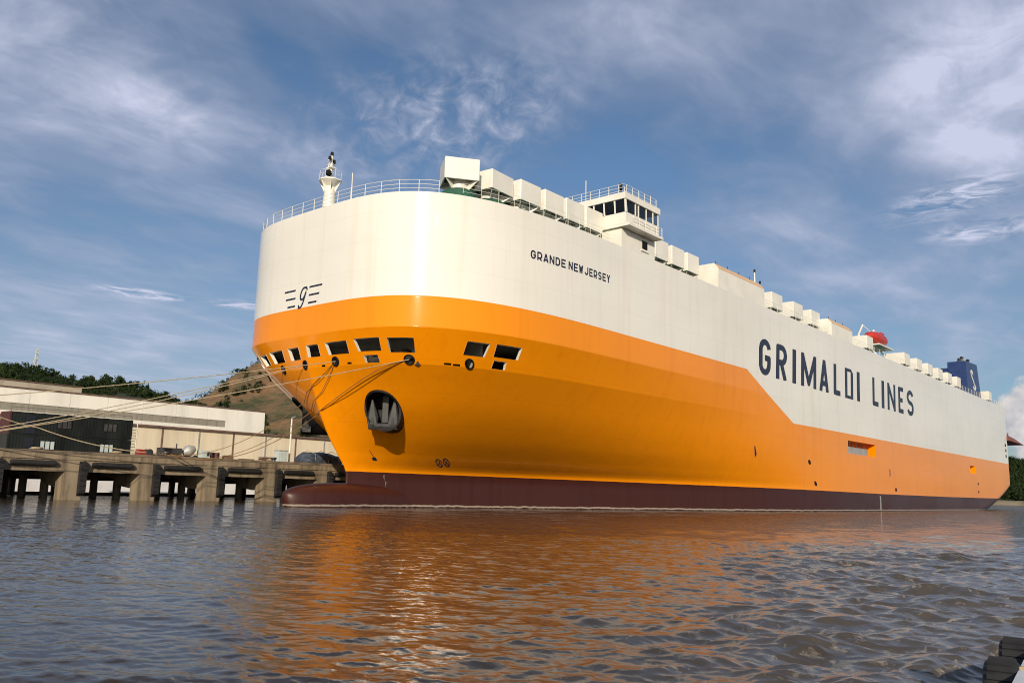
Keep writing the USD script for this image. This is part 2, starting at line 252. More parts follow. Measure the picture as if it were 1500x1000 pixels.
# --- hull surface -------------------------------------------------------------
HULL_B, DECK_Z, BOOT_Z = 15.6, 25.04, 3.0
K1, K2 = 14.05, 11.4                    # the two knuckles of the bow
W_HI, W_LO = 16.54, 11.15               # white / orange paint line, forward and aft
def _curve(x0, length, p, q, xe=100.0, n=4000):
    s = np.linspace(0, 1, n) ** 3
    x = x0 + s * length
    b = HULL_B * (1 - (1 - s) ** p) ** (1 / q)
    x, b = np.append(x, xe), np.append(b, HULL_B)
    a = np.append(0, np.cumsum(np.hypot(np.diff(x), np.diff(b))))
    return a / a[-1], x, b
def _fine(n=4000):      # fine waterline at the boot topping
    x = np.append(5.3 + np.linspace(0, 1, n) ** 2 * 84.7, 100.0)
    b = _P([5.3, 8, 12, 20, 30, 40, 50, 60, 70, 80, 90, 100], [0, .85, 1.8, 3.7, 6.2, 9.0, 11.8, 14.0, 15.2, 15.55, 15.6, 15.6])(x)
    a = np.append(0, np.cumsum(np.hypot(np.diff(x), np.diff(b)))); return a / a[-1], x, b
_C1, _C2 = _curve(0.0, 25.44, 3.32, 3.875), _fine()
WZ = np.array([[-3, 1.0], [2.2, 1.0], [3.0, .985], [4.2, .83], [5.9, .60], [8.0, .385], [10.2, .215], [K2, .125], [K1, 0], [30, 0]])
def surf(u, z):
    """Port-side hull point for u in 0 (stem) .. 1 (x = 100) .. 2 (transom) at height z: local x aft, b half-breadth."""
    u, z = np.asarray(u, float), np.asarray(z, float)
    w = _wz(z)
    uu = np.minimum(u, 1)
    x = (1 - w) * np.interp(uu, _C1[0], _C1[1]) + w * np.interp(uu, _C2[0], _C2[1])
    b = (1 - w) * np.interp(uu, _C1[0], _C1[2]) + w * np.interp(uu, _C2[0], _C2[2])
    x = np.where(u > 1, 100 + (u - 1) * 98.3, x)
    s = np.clip((x - 128) / 70.3, 0, 1)
    zr = -1.2 + 7.7 * s ** 2.5
    d = np.clip((zr - z) / 4.6, 0, 1)
    b = np.where(x > 128, HULL_B * np.sqrt(1 - d ** 2), b)
    zz = np.where(x > 128, np.maximum(z, zr - 4.6), z)
    return x, b, zz
_WLOW = _P(WZ[:8, 0], WZ[:8, 1])
def _wz(z):
    return np.where(z < K2, _WLOW(np.clip(z, -3, K2)), np.clip(WZ[7, 1] * (K1 - z) / (K1 - K2), 0, 1))
SHIP = np.array([41.78, 58.8, 0.0])
def hull_pt(side, u, z, out=0.0):
    """Local point on the hull (side -1 port, +1 starboard), moved outwards."""
    u, z = np.broadcast_arrays(np.asarray(u, float), np.asarray(z, float))
    x, b, zz = surf(u, z); p = np.stack([x, side * b, zz], -1)
    return p + out * hull_nrm(side, u, z, z - .02, z + .02) if out else p
def hull_nrm(side, u, z, za, zb, du=2e-3):
    ua, ub = np.maximum(u - du, 0.0), np.minimum(u + du, 2.0)
    def P(a, c):
        x, b, zz = surf(a, c); return np.stack([x, -b, zz], -1)
    tu, tz = P(ub, z) - P(ua, z), P(u, zb) - P(u, za)
    bad = np.linalg.norm(tz, axis=-1) < 1e-6
    tz = np.where(bad[..., None], [0, 0, 1.0], tz)
    n = np.cross(tu, tz); L = np.linalg.norm(n, axis=-1, keepdims=True); n = n / np.maximum(L, 1e-12)
    stem = (u <= 1e-9)[..., None]                     # on the stem the two sides share a normal that points forward
    n = np.where(stem, n * [1, 0, 1], n); n /= np.maximum(np.linalg.norm(n, axis=-1, keepdims=True), 1e-12)
    return n * [1, -side, 1]

UX = lambda xl: 1 + (xl - 100) / 98.3 if xl > 100 else float(np.interp(xl, _C1[1], _C1[0]))
# openings in the plating, as outlines in (u, z)
PORT, STBD = -1, 1
quads = [  # mooring-deck windows: side, u at top left, top right, bottom right, bottom left, z top, z bottom
    (PORT, .0835, .1035, .1035, .0845, 13.28, 12.22), (PORT, .0545, .0775, .0780, .0580, 13.33, 12.36), (PORT, .0235, .0473, .0485, .0265, 13.28, 12.29),
    (PORT, .0010, .0153, .0168, .0020, 13.26, 12.27), (STBD, .0095, .0245, .0235, .0085, 13.22, 12.20), (STBD, .0330, .0540, .0525, .0335, 13.20, 12.20), (STBD, .0615, .0765, .0740, .0610, 13.15, 12.20),
    (PORT, .1431, .1619, .1566, .1391, 13.30, 12.28), (PORT, .1676, .1914, .1871, .1644, 13.34, 12.38), (PORT, .0620, .0743, .0753, .0625, 12.08, 11.50), (PORT, .1649, .1764, .1749, .1624, 12.12, 11.50),
    (STBD, .0835, .1035, .1035, .0845, 13.28, 12.22), (STBD, .1431, .1619, .1566, .1391, 13.30, 12.28), (STBD, .1676, .1914, .1871, .1644, 13.34, 12.38)]
windows = [(s, Polygon([(a, zt), (b, zt), (c, zb), (d, zb)])) for s, a, b, c, d, zt, zb in quads]
USC = 1 / 118.0                                       # metres to u on the bow
def ell(u, z, rw, rh): return Polygon([(u + rw * USC * math.cos(a), z + rh * math.sin(a)) for a in np.arange(20) * math.pi / 10])
fairleads = [(PORT, .0985, 11.72, .40, .30), (PORT, .0325, 11.76, .36, .32), (STBD, .0035, 11.70, .32, .32), (STBD, .0410, 11.62, .28, .30), (PORT, .1440, 11.68, .36, .32), (STBD, .0985, 11.72, .40, .30)]
slots = [(PORT, .1268, 11.53, .32), (PORT, .1336, 11.50, .32), (PORT, .0183, 11.50, .22), (PORT, .0470, 11.55, .25)]
flh = [(s, ell(u, z, a, b)) for s, u, z, a, b in fairleads] 
sloth = [(s, Polygon([(u - w * USC, z - .07), (u + w * USC, z - .07), (u + w * USC, z + .07), (u - w * USC, z + .07)])) for s, u, z, w in slots]
ANCH_U, ANCH_Z = .0668, 7.80
anch_out = [(s, Polygon([(ANCH_U + 2.0 * USC * math.copysign(abs(math.cos(a)) ** .92, math.cos(a)), ANCH_Z + .1 + 1.65 * math.copysign(abs(math.sin(a)) ** .92, math.sin(a))) for a in np.arange(32) * math.pi / 16])) for s in (PORT, STBD)]
door1 = (PORT, Polygon([(.8585, 10.15), (.9735, 10.15), (.9700, 8.25), (.8545, 8.25)]))
door2 = (PORT, Polygon([(1.595, 9.3), (1.640, 9.3), (1.638, 7.75), (1.592, 7.75)]))
holes = {s: [h for hs, h in windows + flh + sloth + anch_out + [door1, door2] if hs == s] for s in (PORT, STBD)}

x1, x2 = UX(93.2 - 41.78), UX(106.2 - 41.78)
UMIN, UMAX = 0.0, 2.0
bootz = [(0, 3.02), (.25, 2.96), (.6, 2.82), (1.0, 2.62), (1.4, 2.58), (2, 2.70)]
regions = {
    'white': Polygon([(0, 26), (0, W_HI), (x1, W_HI), (x2, W_LO), (2, W_LO), (2, 26)]),
    'orange': Polygon([(0, W_HI), (x1, W_HI), (x2, W_LO), (2, W_LO)] + bootz[::-1]),
    'boot': Polygon(bootz + [(2, -2), (0, -2)])}
ucol = np.unique(np.round(np.concatenate([np.linspace(0, .06, 31), np.linspace(.06, .2, 71), np.linspace(.2, .45, 61), np.linspace(.45, 1, 61), np.linspace(1, 2, 81)]), 6))
zrow = np.unique(np.concatenate([np.linspace(-1.6, K2, 40), np.linspace(K2, K1, 9), np.linspace(K1, DECK_Z, 16)]))
def band(z): return (-2, K2) if z < K2 else ((K2, K1) if z < K1 else (K1, 30))
def hull_part(side, region):
    prepared = shapely.prepared.prep(region); V, N, Fs, cnt = [], [], [], 0
    hs = holes[side]; hb = [h.bounds for h in hs]
    for i in range(len(ucol) - 1):
        for j in range(len(zrow) - 1):
            u0, u1, z0_, z1_ = ucol[i], ucol[i + 1], zrow[j], zrow[j + 1]
            cell = sbox(u0, z0_, u1, z1_)
            if not prepared.intersects(cell): continue
            near = [h for h, b in zip(hs, hb) if b[0] < u1 and b[2] > u0 and b[1] < z1_ and b[3] > z0_]
            if not near and prepared.contains_properly(sbox(u0 + 1e-9, z0_ + 1e-9, u1 - 1e-9, z1_ - 1e-9)):
                pts, fc = np.array([(u0, z0_), (u1, z0_), (u1, z1_), (u0, z1_)]), np.array([[0, 1, 2], [0, 2, 3]])
            else:
                g = cell.intersection(region)
                for h in near: g = g.difference(h)
                pts, fc, o = [], [], 0
                for q in getattr(g, 'geoms', [g]):
                    if q.geom_type != 'Polygon' or q.area < 1e-7: continue
                    a, t = trimesh.creation.triangulate_polygon(q, engine='earcut')
                    pts.append(a); fc.append(t + o); o += len(a)
                if not pts: continue
                pts, fc = np.vstack(pts), np.vstack(fc)
                d1, d2 = pts[fc[:, 1]] - pts[fc[:, 0]], pts[fc[:, 2]] - pts[fc[:, 0]]
                fc = np.where((d1[:, 0] * d2[:, 1] - d1[:, 1] * d2[:, 0] > 0)[:, None], fc, fc[:, ::-1])
            lo, hi = band((z0_ + z1_) / 2)
            V.append(np.column_stack([pts, np.full(len(pts), lo), np.full(len(pts), hi)])); Fs.append(fc + cnt); cnt += len(pts)
    V, Fs = np.vstack(V), np.vstack(Fs)
    P = hull_pt(side, V[:, 0], V[:, 1])
    h = .03
    n = hull_nrm(side, V[:, 0], V[:, 1], np.clip(V[:, 1] - h, V[:, 2] + 1e-4, V[:, 3] - 2e-4), np.clip(V[:, 1] + h, V[:, 2] + 2e-4, V[:, 3] - 1e-4))
    if side > 0: Fs = Fs[:, ::-1]
    return P, Fs, n
ship = thing('car_carrier', SHIP, 'huge white and orange car carrier ship moored along the concrete pier', 'ship')
def both(region):
    a, b = hull_part(PORT, region), hull_part(STBD, region)
    return np.vstack([a[0], b[0]]), np.vstack([a[1], b[1] + len(a[0])]), np.vstack([a[2], b[2]])
upper = put_n(ship, 'upper_hull', *both(regions['white']), WHITE)
lower = put_n(ship, 'lower_hull', *both(regions['orange']), ORANGE)
boot = put_n(ship, 'boot_topping', *both(regions['boot']), BOOT)
tag(upper, 'white upper hull plating'); tag(lower, 'orange lower hull plating'); tag(boot, 'maroon boot topping at the waterline')
# transom
zt = np.linspace(1.92, DECK_Z, 40); tp = np.vstack([hull_pt(PORT, np.full(40, 2.0), zt), hull_pt(STBD, np.full(40, 2.0), zt)])
ii = np.arange(39); tf = np.vstack([np.stack([ii, ii + 1, ii + 41], 1), np.stack([ii, ii + 41, ii + 40], 1)])
put(ship, 'transom', (tp, tf[:, ::-1]), ORANGE)
# decks
def plan_poly(z, inset, umax=2.0, n=300):
    u = np.concatenate([np.linspace(0, .2, 120), np.linspace(.2, umax, n)[1:]])
    x, b, _ = surf(u, np.full(len(u), z)); pl = Polygon(np.vstack([np.stack([x, -b], 1), np.stack([x, b], 1)[::-1]])).buffer(0)
    return pl.buffer(-inset) if inset else pl
MB().prism(plan_poly(DECK_Z, 0.02), DECK_Z - .12, DECK_Z - .015).build(ship, 'weather_deck', GREEN)
mo = plan_poly(K2 - .1, .35, .32); mh = plan_poly(K1, .25, .32)
MB().prism(mo, K2 - .22, K2 - .1).build(ship, 'mooring_deck', GREY)
MB().prism(mh, K1 - .05, K1 + .05).build(ship, 'mooring_deck_ceiling', GREY)
MB().box((9, -12, K2 - .1), (9.2, 12, K1 - .06)).box((5.5, -9.0, K2 - .1), (5.7, 9, K1 - .06)).build(ship, 'mooring_deck_bulkhead', GREY)
for cx, cy in ((3.6, -6), (4.2, -9.0), (3.2, 2.5), (3.4, 7)):
    wi = MB().lathe([(0, -.9), (.75, -.9), (.75, -.7), (.4, -.68), (.4, .68), (.75, .7), (.75, .9), (0, .9)], 14, (cx, cy, K2 + .7), (0, 1, 0)); wi.box((cx - .5, cy - 1.1, K2 - .1), (cx + .5, cy + 1.1, K2 + .3)); wi.build(ship, 'mooring_winch', STEEL)
# window frames: a reveal running inwards from the edge of each opening
def reveal(side, poly, depth, parent, name, mat, direction=None, proud=0.02, zflat=True):
    pts = np.array(poly.exterior.coords)[:-1]
    seg = [np.linspace(pts[i], pts[(i + 1) % len(pts)], 7)[:-1] for i in range(len(pts))]; pts = np.vstack(seg)
    o = hull_pt(side, pts[:, 0], pts[:, 1], proud); n = hull_nrm(side, pts[:, 0], pts[:, 1], pts[:, 1] - .02, pts[:, 1] + .02)
    if zflat: n = n * [1, 1, 0]; n /= np.linalg.norm(n, axis=1, keepdims=True)
    if direction is not None: n = np.broadcast_to(direction, n.shape)
    i_ = o - depth * n; k = len(pts); a = np.arange(k); b = (a + 1) % k
    return put(parent, name, (np.vstack([o, i_]), np.stack([a, b, b + k, a + k], 1)), mat)
for s, w in windows: reveal(s, w, .34, lower, 'window_frame', WPAINT)
for (s, u, z, a, b), (_, h) in zip(fairleads, flh):
    c = hull_pt(s, u, z); n = hull_nrm(s, np.array(u), np.array(z), np.array(z - .05), np.array(z + .05))
    ring = np.array([hull_pt(s, u + a * USC * 1.05 * math.cos(t), z + b * 1.05 * math.sin(t), .03) for t in np.linspace(0, 2 * math.pi, 25)])
    MB().tube(ring, .075, 8, False).build(lower, 'fairlead', BLACK, 40)
for s, h in sloth: reveal(s, h, .3, lower, 'drain_slot', BLACK)
# anchor pockets: a drum let into the flare, its lower lip standing proud, with a stockless anchor housed in it
def anchor_mesh(cx, cz):
    m = MB()      # in the pocket's frame: x across, y outwards, z up
    m.hull([(x, y, z) for x in (-.22, .22) for y in (-.75, -.35) for z in (-.6, 1.35)])                    # shank
    m.hull([(x, y, z) for x in (-1.05, 1.05) for y in (-.2, .42) for z in (-1.15, -.72)] + [(x, .5, -.95) for x in (-.8, .8)])   # crown
    for s in (-1, 1):
        m.hull([(s * .42, -.1, -.8), (s * 1.12, -.1, -.8), (s * .42, .4, -.8), (s * 1.12, .4, -.8), (s * .78, .22, 1.05), (s * .90, .22, 1.05), (s * .80, .36, 1.0), (s * .88, .36, 1.0), (s * 1.22, .25, -.2), (s * .36, .25, -.2)])
        m.hull([(s * .62, .05, -.85), (s * .9, .05, -.85), (s * .62, .6, -.85), (s * .9, .6, -.85), (s * .7, .4, -.3), (s * .82, .4, -.3)])
    m.lathe([(.18, -.06), (.27, -.06), (.27, .06), (.18, .06), (.18, -.06)], 12, (0, -.5, 1.45), (1, 0, 0))
    return np.vstack(m.v), np.vstack(m.f)
for s, h in anch_out:
    c = hull_pt(s, ANCH_U, ANCH_Z); n = hull_nrm(s, np.array(ANCH_U), np.array(ANCH_Z), np.array(ANCH_Z - .1), np.array(ANCH_Z + .1))
    o = n * [1, 1, 0]; o = o / np.linalg.norm(o); across = np.cross([0, 0, 1], o)
    pts = np.array(h.exterior.coords)[:-1]; P = hull_pt(s, pts[:, 0], pts[:, 1], .0)
    rel = P - c; ax, az, ao = rel @ across, rel[:, 2], rel @ o
    lip = np.clip(ao.max() - .15, 0, 3)               # the rim's outer plane
    k = len(pts); a = np.arange(k); b = (a + 1) % k
    rim = c + ax[:, None] * across + az[:, None] * [0, 0, 1.] + np.maximum(ao, 0.7)[:, None] * o
    out2 = c + 1.0 * ax[:, None] * across + az[:, None] * [0, 0, 1.] + (ao - .25)[:, None] * o
    ins = c + .90 * (ax[:, None] * across + az[:, None] * [0, 0, 1.]) + np.maximum(ao, 0.7)[:, None] * o
    back = c + .88 * (ax[:, None] * across + az[:, None] * [0, 0, 1.]) - 1.7 * o
    m = MB(); f = lambda i, j: np.stack([a + i * k, b + i * k, b + j * k, a + j * k], 1)
    fl = np.vstack([f(0, 1), f(1, 2), f(2, 3)])
    if s > 0: fl = fl[:, ::-1]
    m.add(np.vstack([out2, rim, ins, back, back.mean(0)[None]]), fl); cc = np.full(k, 4 * k); m.f[-1] = np.vstack([m.f[-1], np.stack([a + 3 * k, b + 3 * k, cc], 1)])
    pk = m.build(lower, 'anchor_pocket', BLACK, 35)
    v, ff = anchor_mesh(0, 0); v = v * 1.12
    W = c + v[:, :1] * across + (v[:, 1:2] + .12) * o + (v[:, 2:] - .1) * [0, 0, 1.]
    put(pk, 'anchor', (W, ff), ANCHOR)
# side doors: a recess behind each opening
def recess(side, poly, depth, parent, name, mat):
    reveal(side, poly, depth, parent, name, mat, direction=np.array([0, side, 0.0]), proud=0.0)
    pts = np.array(poly.exterior.coords)[:-1]; o = hull_pt(side, pts[:, 0], pts[:, 1]); o[:, 1] -= side * depth
    return put(parent, name, (o, [[0, 1, 2], [0, 2, 3]]), mat)
dr = recess(*door1, 2.6, lower, 'side_door_recess', ORANGE)
gx0, gx1 = 126.9 - 41.78, 136.8 - 41.78
MB().box((gx0, -15.1, 8.3), (gx1, -14.5, 9.35)).build(lower, 'pilot_platform', GALV)
pr = MB()
for x in np.linspace(gx0 + .2, gx1 - .2, 7): pr.box((x - .04, -15.12, 9.35), (x + .04, -15.04, 9.95))
pr.box((gx0, -15.11, 9.9), (gx1, -15.05, 9.96)); pr.box((gx0 + 3.2, -14.4, 9.3), (gx0 + 3.9, -14.0, 10.0)); pr.build(lower, 'platform_rail', STEEL)
recess(*door2, .9, lower, 'pilot_door_recess', ORANGE)
MB().box((158.9, -15.1, 7.78), (160.6, -14.75, 9.1)).build(lower, 'pilot_door', RUSTRED)
# bulbous bow
th = np.linspace(0, 1, 26); bx = -.95 + 15.8 * th ** 1.7; prof = np.sqrt(np.clip(1 - (1 - np.clip((bx + .95) / 5.5, 0, 1)) ** 2.2, 0, 1))
G = np.linspace(0, 2 * math.pi, 29)[:-1]
bv = []
for x, p in zip(bx, prof):
    top, bot, hw = 1.85 * p ** .5 + .05 * x / 12, -3.6 * p, 1.72 * p
    cz = -.7 + (1 - p) * .9
    for g in G:
        c_, s_ = math.cos(g), math.sin(g)
        bv.append((x, hw * math.copysign(abs(c_) ** .85, c_), cz + (1.95 * p if s_ > 0 else 2.6 * p) * math.copysign(abs(s_) ** .8, s_) + (.0)))
bv = np.array(bv); bv[:, 2] += .74
k = len(G); i, j = np.meshgrid(np.arange(len(bx) - 1), np.arange(k), indexing='ij')
bf = np.stack([i * k + j, (i + 1) * k + j, (i + 1) * k + (j + 1) % k, i * k + (j + 1) % k], -1).reshape(-1, 4)
tag(put(ship, 'bulbous_bow', (bv, bf), BOOT, True), 'maroon bulb breaking the surface ahead of the stem')
# paint scars left by the anchor chain on the boot topping
sc = MB()
for px_, pz in ((.0372, 2.75), (.0390, 2.2), (.0366, 1.6), (.0362, 1.15), (.0395, .8), (.0430, .45)):
    sc.v.append(hull_pt(PORT, np.array([px_ - .0006, px_ + .0007, px_ + .0004]), np.array([pz, pz + .06, pz - .5]), .006)); sc.f.append(np.array([[0, 1, 2], [0, 2, 1]]) + sc.n); sc.n += 3
sc.build(boot, 'chain_scar', GALV)

# --- lettering ------------------------------------------------------------------
def strokes(lines, w, close=()):
    return shapely.union_all([LineString(l).buffer(w / 2, cap_style=2, join_style=1, quad_segs=6) for l in lines])
def arc(cx, cy, rx, ry, a0, a1, n=12): return [(cx + rx * math.cos(math.radians(a)), cy + ry * math.sin(math.radians(a))) for a in np.linspace(a0, a1, n)]
def letter(ch, w, h, t):
    """Condensed capital of width w, height h and stroke t, as a polygon in (x, z)."""
    l, r, b, u, m = t / 2, w - t / 2, t / 2, h - t / 2, h / 2
    rx, ry = (w - t) / 2, min((w - t) / 2 * 1.15, h / 3.2); c = w / 2
    if ch == 'I': return sbox(0, 0, w, h)
    if ch == 'L': L_ = [[(l, h), (l, b), (w, b)]]
    elif ch == 'E': L_ = [[(w, u), (l, u), (l, b), (w, b)], [(l, m), (w * .88, m)]]
    elif ch == 'D': return sbox(0, 0, w, h).difference(sbox(t * .95, t * .62, w - t * .95, h - t * .62)).difference(Polygon([(w, h), (w - .25 * w, h), (w, h - .12 * h)]))
    elif ch == 'd': L_ = [[(l, b), (l, u), (c * .9, u)] + arc(c * .9, u - ry, r - c * .9, ry, 90, 0)[1:] + arc(c * .9, b + ry, r - c * .9, ry, 0, -90) + [(l, b)]]
    elif ch == 'N': L_ = [[(l, 0), (l, h)], [(r, 0), (r, h)], [(l, h - t * .4), (r, t * .4)]]
    elif ch == 'M': L_ = [[(l, 0), (l, h)], [(r, 0), (r, h)], [(l, h - t * .3), (c, h * .12), (r, h - t * .3)]]
    elif ch == 'A': L_ = [[(l * .8, 0), (c, h - t * .2), (w - l * .8, 0)], [(l + rx * .45, h * .26), (r - rx * .45, h * .26)]]
    elif ch == 'R': L_ = [[(l, 0), (l, u), (c, u)] + arc(c, u - ry, rx, ry, 90, -90)[1:] + [(l, u - 2 * ry)], [(c - rx * .1, u - 2 * ry), (r, 0)]]
    elif ch == 'G': L_ = [arc(c, u - ry, rx, ry, 10, 180) + arc(c, b + ry, rx, ry, 180, 360)[1:] + [(r, m - .02 * h), (c, m - .02 * h)]]
    elif ch == 'S': rs = (h - t) / 4; L_ = [arc(c, u - rs, rx, rs, 20, 245, 18) + [(c, m)] + arc(c, b + rs, rx, rs, 65, -160, 18)]
    elif ch == 'W': L_ = [[(l * .9, h), (w * .28, t * .3), (c, h * .8), (w * .72, t * .3), (w - l * .9, h)]]
    elif ch == 'J': L_ = [[(r, h), (r, b + ry)] + arc(c, b + ry, rx, ry, 0, -170)[1:]]
    elif ch == 'Y': L_ = [[(l * .9, h), (c, m * .9)], [(w - l * .9, h), (c, m * .9), (c, 0)]]
    return strokes(L_, t).intersection(sbox(-.2, 0, w + .2, h))
def on_hull(side, poly, ux, zz, parent, name, mat, depth=.012, grid=None):
    """A flat outline laid on the hull: ux, zz map outline coordinates to (u, z)."""
    m = MB()
    for q in getattr(poly, 'geoms', [poly]):
        t = trimesh.creation.extrude_polygon(q, 1.0, engine='earcut')
        if grid: t = t.subdivide_to_size(grid, max_iter=12) if len(t.faces) < 20000 else t
        v = np.array(t.vertices); out = np.where(v[:, 2] > .5, depth, -.02)
        u, z = ux(v[:, 0], v[:, 1]), zz(v[:, 0], v[:, 1])
        x, b, z3 = surf(u, z); n = hull_nrm(side, u, z, z - .02, z + .02)
        m.add(np.stack([x, side * b, z3], -1) + out[:, None] * n, np.array(t.faces))
    return m.build(parent, name, mat)
text = [('G', 96.45, 99.9), ('R', 101.5, 104.9), ('I', 106.65, 107.85), ('M', 109.55, 114.9), ('A', 116.15, 119.5), ('L', 121.5, 124.2), ('D', 126.15, 129.6), ('I', 131.3, 132.6),
        ('L', 138.5, 141.4), ('I', 143.05, 144.4), ('N', 146.1, 150.4), ('E', 151.95, 154.8), ('S', 156.9, 160.9)]
uxw = lambda X: np.where(X - 41.78 > 100, 1 + (X - 141.78) / 98.3, np.interp(X - 41.78, _C1[1], _C1[0]))
for ch, a, b in text:
    kx = 1.38; pl = affinity.scale(letter(ch, (b - a) / kx, 4.55, .76), kx, 1, origin=(0, 0))
    on_hull(PORT, pl, lambda x, z, a=a: uxw(a + x + .09 * z), lambda x, z: 16.38 + z, upper, 'letter', LETTER)
words = [('GRANDE', 53.25, 57.6), ('NEW', 58.0, 60.05), ('JERSEY', 60.3, 64.3)]
for wd, a, b in words:
    adv = (b - a + .16) / len(wd)
    for i, ch in enumerate(wd):
        x0_ = a + i * adv; pl = letter('d' if ch == 'D' else ch, adv - .15, .76, .15)
        on_hull(PORT, pl, lambda x, z, x0_=x0_: uxw(x0_ + x), lambda x, z: 21.0 + z, upper, 'name_letter', LETTER, grid=.4)
# winged emblem on the stem: three bars each side of a flowing G
def signed(s): return lambda x, z: np.abs(x)
emb = MB(); EU = .0085
def emb_add(poly):
    for q in getattr(poly, 'geoms', [poly]):
        t = trimesh.creation.extrude_polygon(q, 1.0, engine='earcut').subdivide_to_size(.35, max_iter=8); v = np.array(t.vertices); out = np.where(v[:, 2] > .5, .012, -.02)
        s = np.where(v[:, 0] < 0, 1, -1)
        x, b, z3 = surf(np.abs(v[:, 0]) / 111.0, v[:, 1]); P = np.stack([x, s * b, z3], -1); P[:, 0] -= out
        emb.add(P, np.array(t.faces))
for z, a, b in ((18.17, -3.25, -1.65), (17.47, -3.0, -1.6), (16.79, -2.7, -1.6)):
    emb_add(Polygon([(a, z - .08), (b, z - .08), (b + .06, z + .08), (a + .06, z + .08)]))
for z, a, b in ((18.22, .3, 2.05), (17.52, .3, 1.72), (16.85, .25, 1.4)):
    emb_add(Polygon([(a, z - .08), (b, z - .08), (b + .06, z + .08), (a + .06, z + .08)]))
gl = [(0.02, 18.05), (-.12, 18.25), (-.4, 18.25), (-.72, 18.0), (-.86, 17.6), (-.8, 17.3), (-.6, 17.25), (-.3, 17.5), (-.12, 17.85), (-.28, 17.4), (-.5, 16.9), (-.75, 16.6), (-1.0, 16.55), (-1.05, 16.75)]
gs = np.array(gl); tt = np.arange(len(gs)); ts = np.linspace(0, len(gs) - 1, 60); gc = np.stack([_P(tt, gs[:, 0])(ts), _P(tt, gs[:, 1])(ts)], 1)
emb_add(LineString(gc).buffer(.09, quad_segs=3))
emb.build(upper, 'emblem', LETTER)
# bow-thruster marks, arrows and small marks
def ring_mark(u, z, r, cross=True):
    pl = Point(0, 0).buffer(r).difference(Point(0, 0).buffer(r * .74))
    if cross: pl = pl.union(LineString([(-r * .6, -r * .6), (r * .6, r * .6)]).buffer(.035)).union(LineString([(-r * .6, r * .6), (r * .6, -r * .6)]).buffer(.035))
    on_hull(PORT, pl, lambda x, y: u + x * USC * 1.1, lambda x, y: z + y, lower, 'thruster_mark', LETTER)
ring_mark(.1010, 4.0, .36); ring_mark(.1090, 4.08, .36)
on_hull(PORT, Polygon([(-.3, -.15), (.25, -.15), (.25, .12), (.05, .15), (.02, .75), (-.03, .75), (-.04, .1), (-.3, .05)]), lambda x, y: .035 + x * USC, lambda x, y: 4.15 + y, lower, 'bulb_mark', LETTER)
for X, z, h in ((94.0, 6.9, .8), (145.5, 5.9, .8)): on_hull(PORT, Polygon([(-.12, -h * .7), (.2, -h * .2), (.12, h), (-.05, h)]), lambda x, y, X=X: uxw(X + x * 1.6), lambda x, y, z=z: z + y, lower, 'tug_mark', LETTER)
for X, z in ((109.8, 6.4), (110.5, 3.65), (148.3, 3.4), (206.5, 5.6), (206.5, 3.9)): on_hull(PORT, Point(0, 0).buffer(.3), lambda x, y, X=X: uxw(X + x * 1.5), lambda x, y, z=z: z + y * 1.1, lower, 'scupper_mark', BLACK)
for X in (139.9,): on_hull(PORT, sbox(-.3, .1, .3, 2.3), lambda x, y, X=X: uxw(X + x), lambda x, y: y, boot, 'draught_mark', GALV)
# --- on the weather deck ------------------------------------------------------------
def L(X, Y, Z=0.0): return np.array([X - SHIP[0], Y - SHIP[1], Z])
def rail_mesh(pts, h=1.05, spacing=1.6, r=.028, rr=.022, levels=(1.0, .66, .34)):
    """Guard rail along a polyline: posts and three wires."""
    p = np.asarray(pts, float); s = np.append(0, np.cumsum(np.linalg.norm(np.diff(p, axis=0), axis=1))); m = MB()
    n = max(2, int(s[-1] / spacing) + 1)
    at = lambda d: np.stack([np.interp(d, s, p[:, k]) for k in range(3)], -1)
    for d in np.linspace(0, s[-1], n):
        q = at(d); m.tube([q, q + [0, 0, h]], r, 6)
    fine = at(np.linspace(0, s[-1], max(2, int(s[-1] / .8))))
    for lv in levels: m.tube(fine + [0, 0, h * lv], rr, 5)
    return m
ub = np.linspace(.0, .118, 40)
edge = np.vstack([hull_pt(STBD, ub[::-1], DECK_Z), hull_pt(PORT, ub[1:], DECK_Z)]); edge = edge + np.where(np.abs(edge[:, 1:2]) > 0, -np.sign(edge[:, 1:2]), 0) * [0, .12, 0] + [.15, 0, 0]
rail_mesh(edge).build(ship, 'bow_rail', WPAINT)
for s in (STBD, PORT):
    us = np.linspace(.118 if s > 0 else .137, .30, 40); e = hull_pt(s, us, DECK_Z) - [0, s * .12, 0]
    rail_mesh(e, r=.02, rr=.013).build(ship, 'side_rail', WPAINT)
rail_mesh([L(x, 43.35, DECK_Z) for x in (98.9, 121)], spacing=2).build(ship, 'side_rail', WPAINT)
rail_mesh([L(x, 43.35, DECK_Z) for x in (131, 239.5)], spacing=2.5).build(ship, 'side_rail', WPAINT)
# foremast
fm = L(43.45, 58.8, DECK_Z); m = MB()
m.lathe([(0, 0), (.62, 0), (.5, 2.0), (.42, 2.9), (0, 2.9)], 12, fm); mast = m.build(ship, 'foremast', WPAINT, 40)
m = MB(); m.lathe([(0, 2.55), (.42, 2.55), (1.02, 3.1), (1.02, 3.2), (0, 3.2)], 10, fm)
for a in range(6):
    c, s_ = math.cos(a * math.pi / 3), math.sin(a * math.pi / 3); m.hull([fm + [c * .42, s_ * .42, 2.1], fm + [c * .5, s_ * .5, 2.1], fm + [c * 1.0, s_ * 1.0, 3.08], fm + [c * .42 - s_ * .05, s_ * .42 + c * .05, 3.0]])
m.build(mast, 'platform', WPAINT, 30)
ring = [fm + [.96 * math.cos(a), .96 * math.sin(a), 3.2] for a in np.linspace(0, 2 * math.pi, 13)]
rail_mesh(ring, .8, .85, .018, .012, (1.0, .5)).build(mast, 'platform_rail', WPAINT)
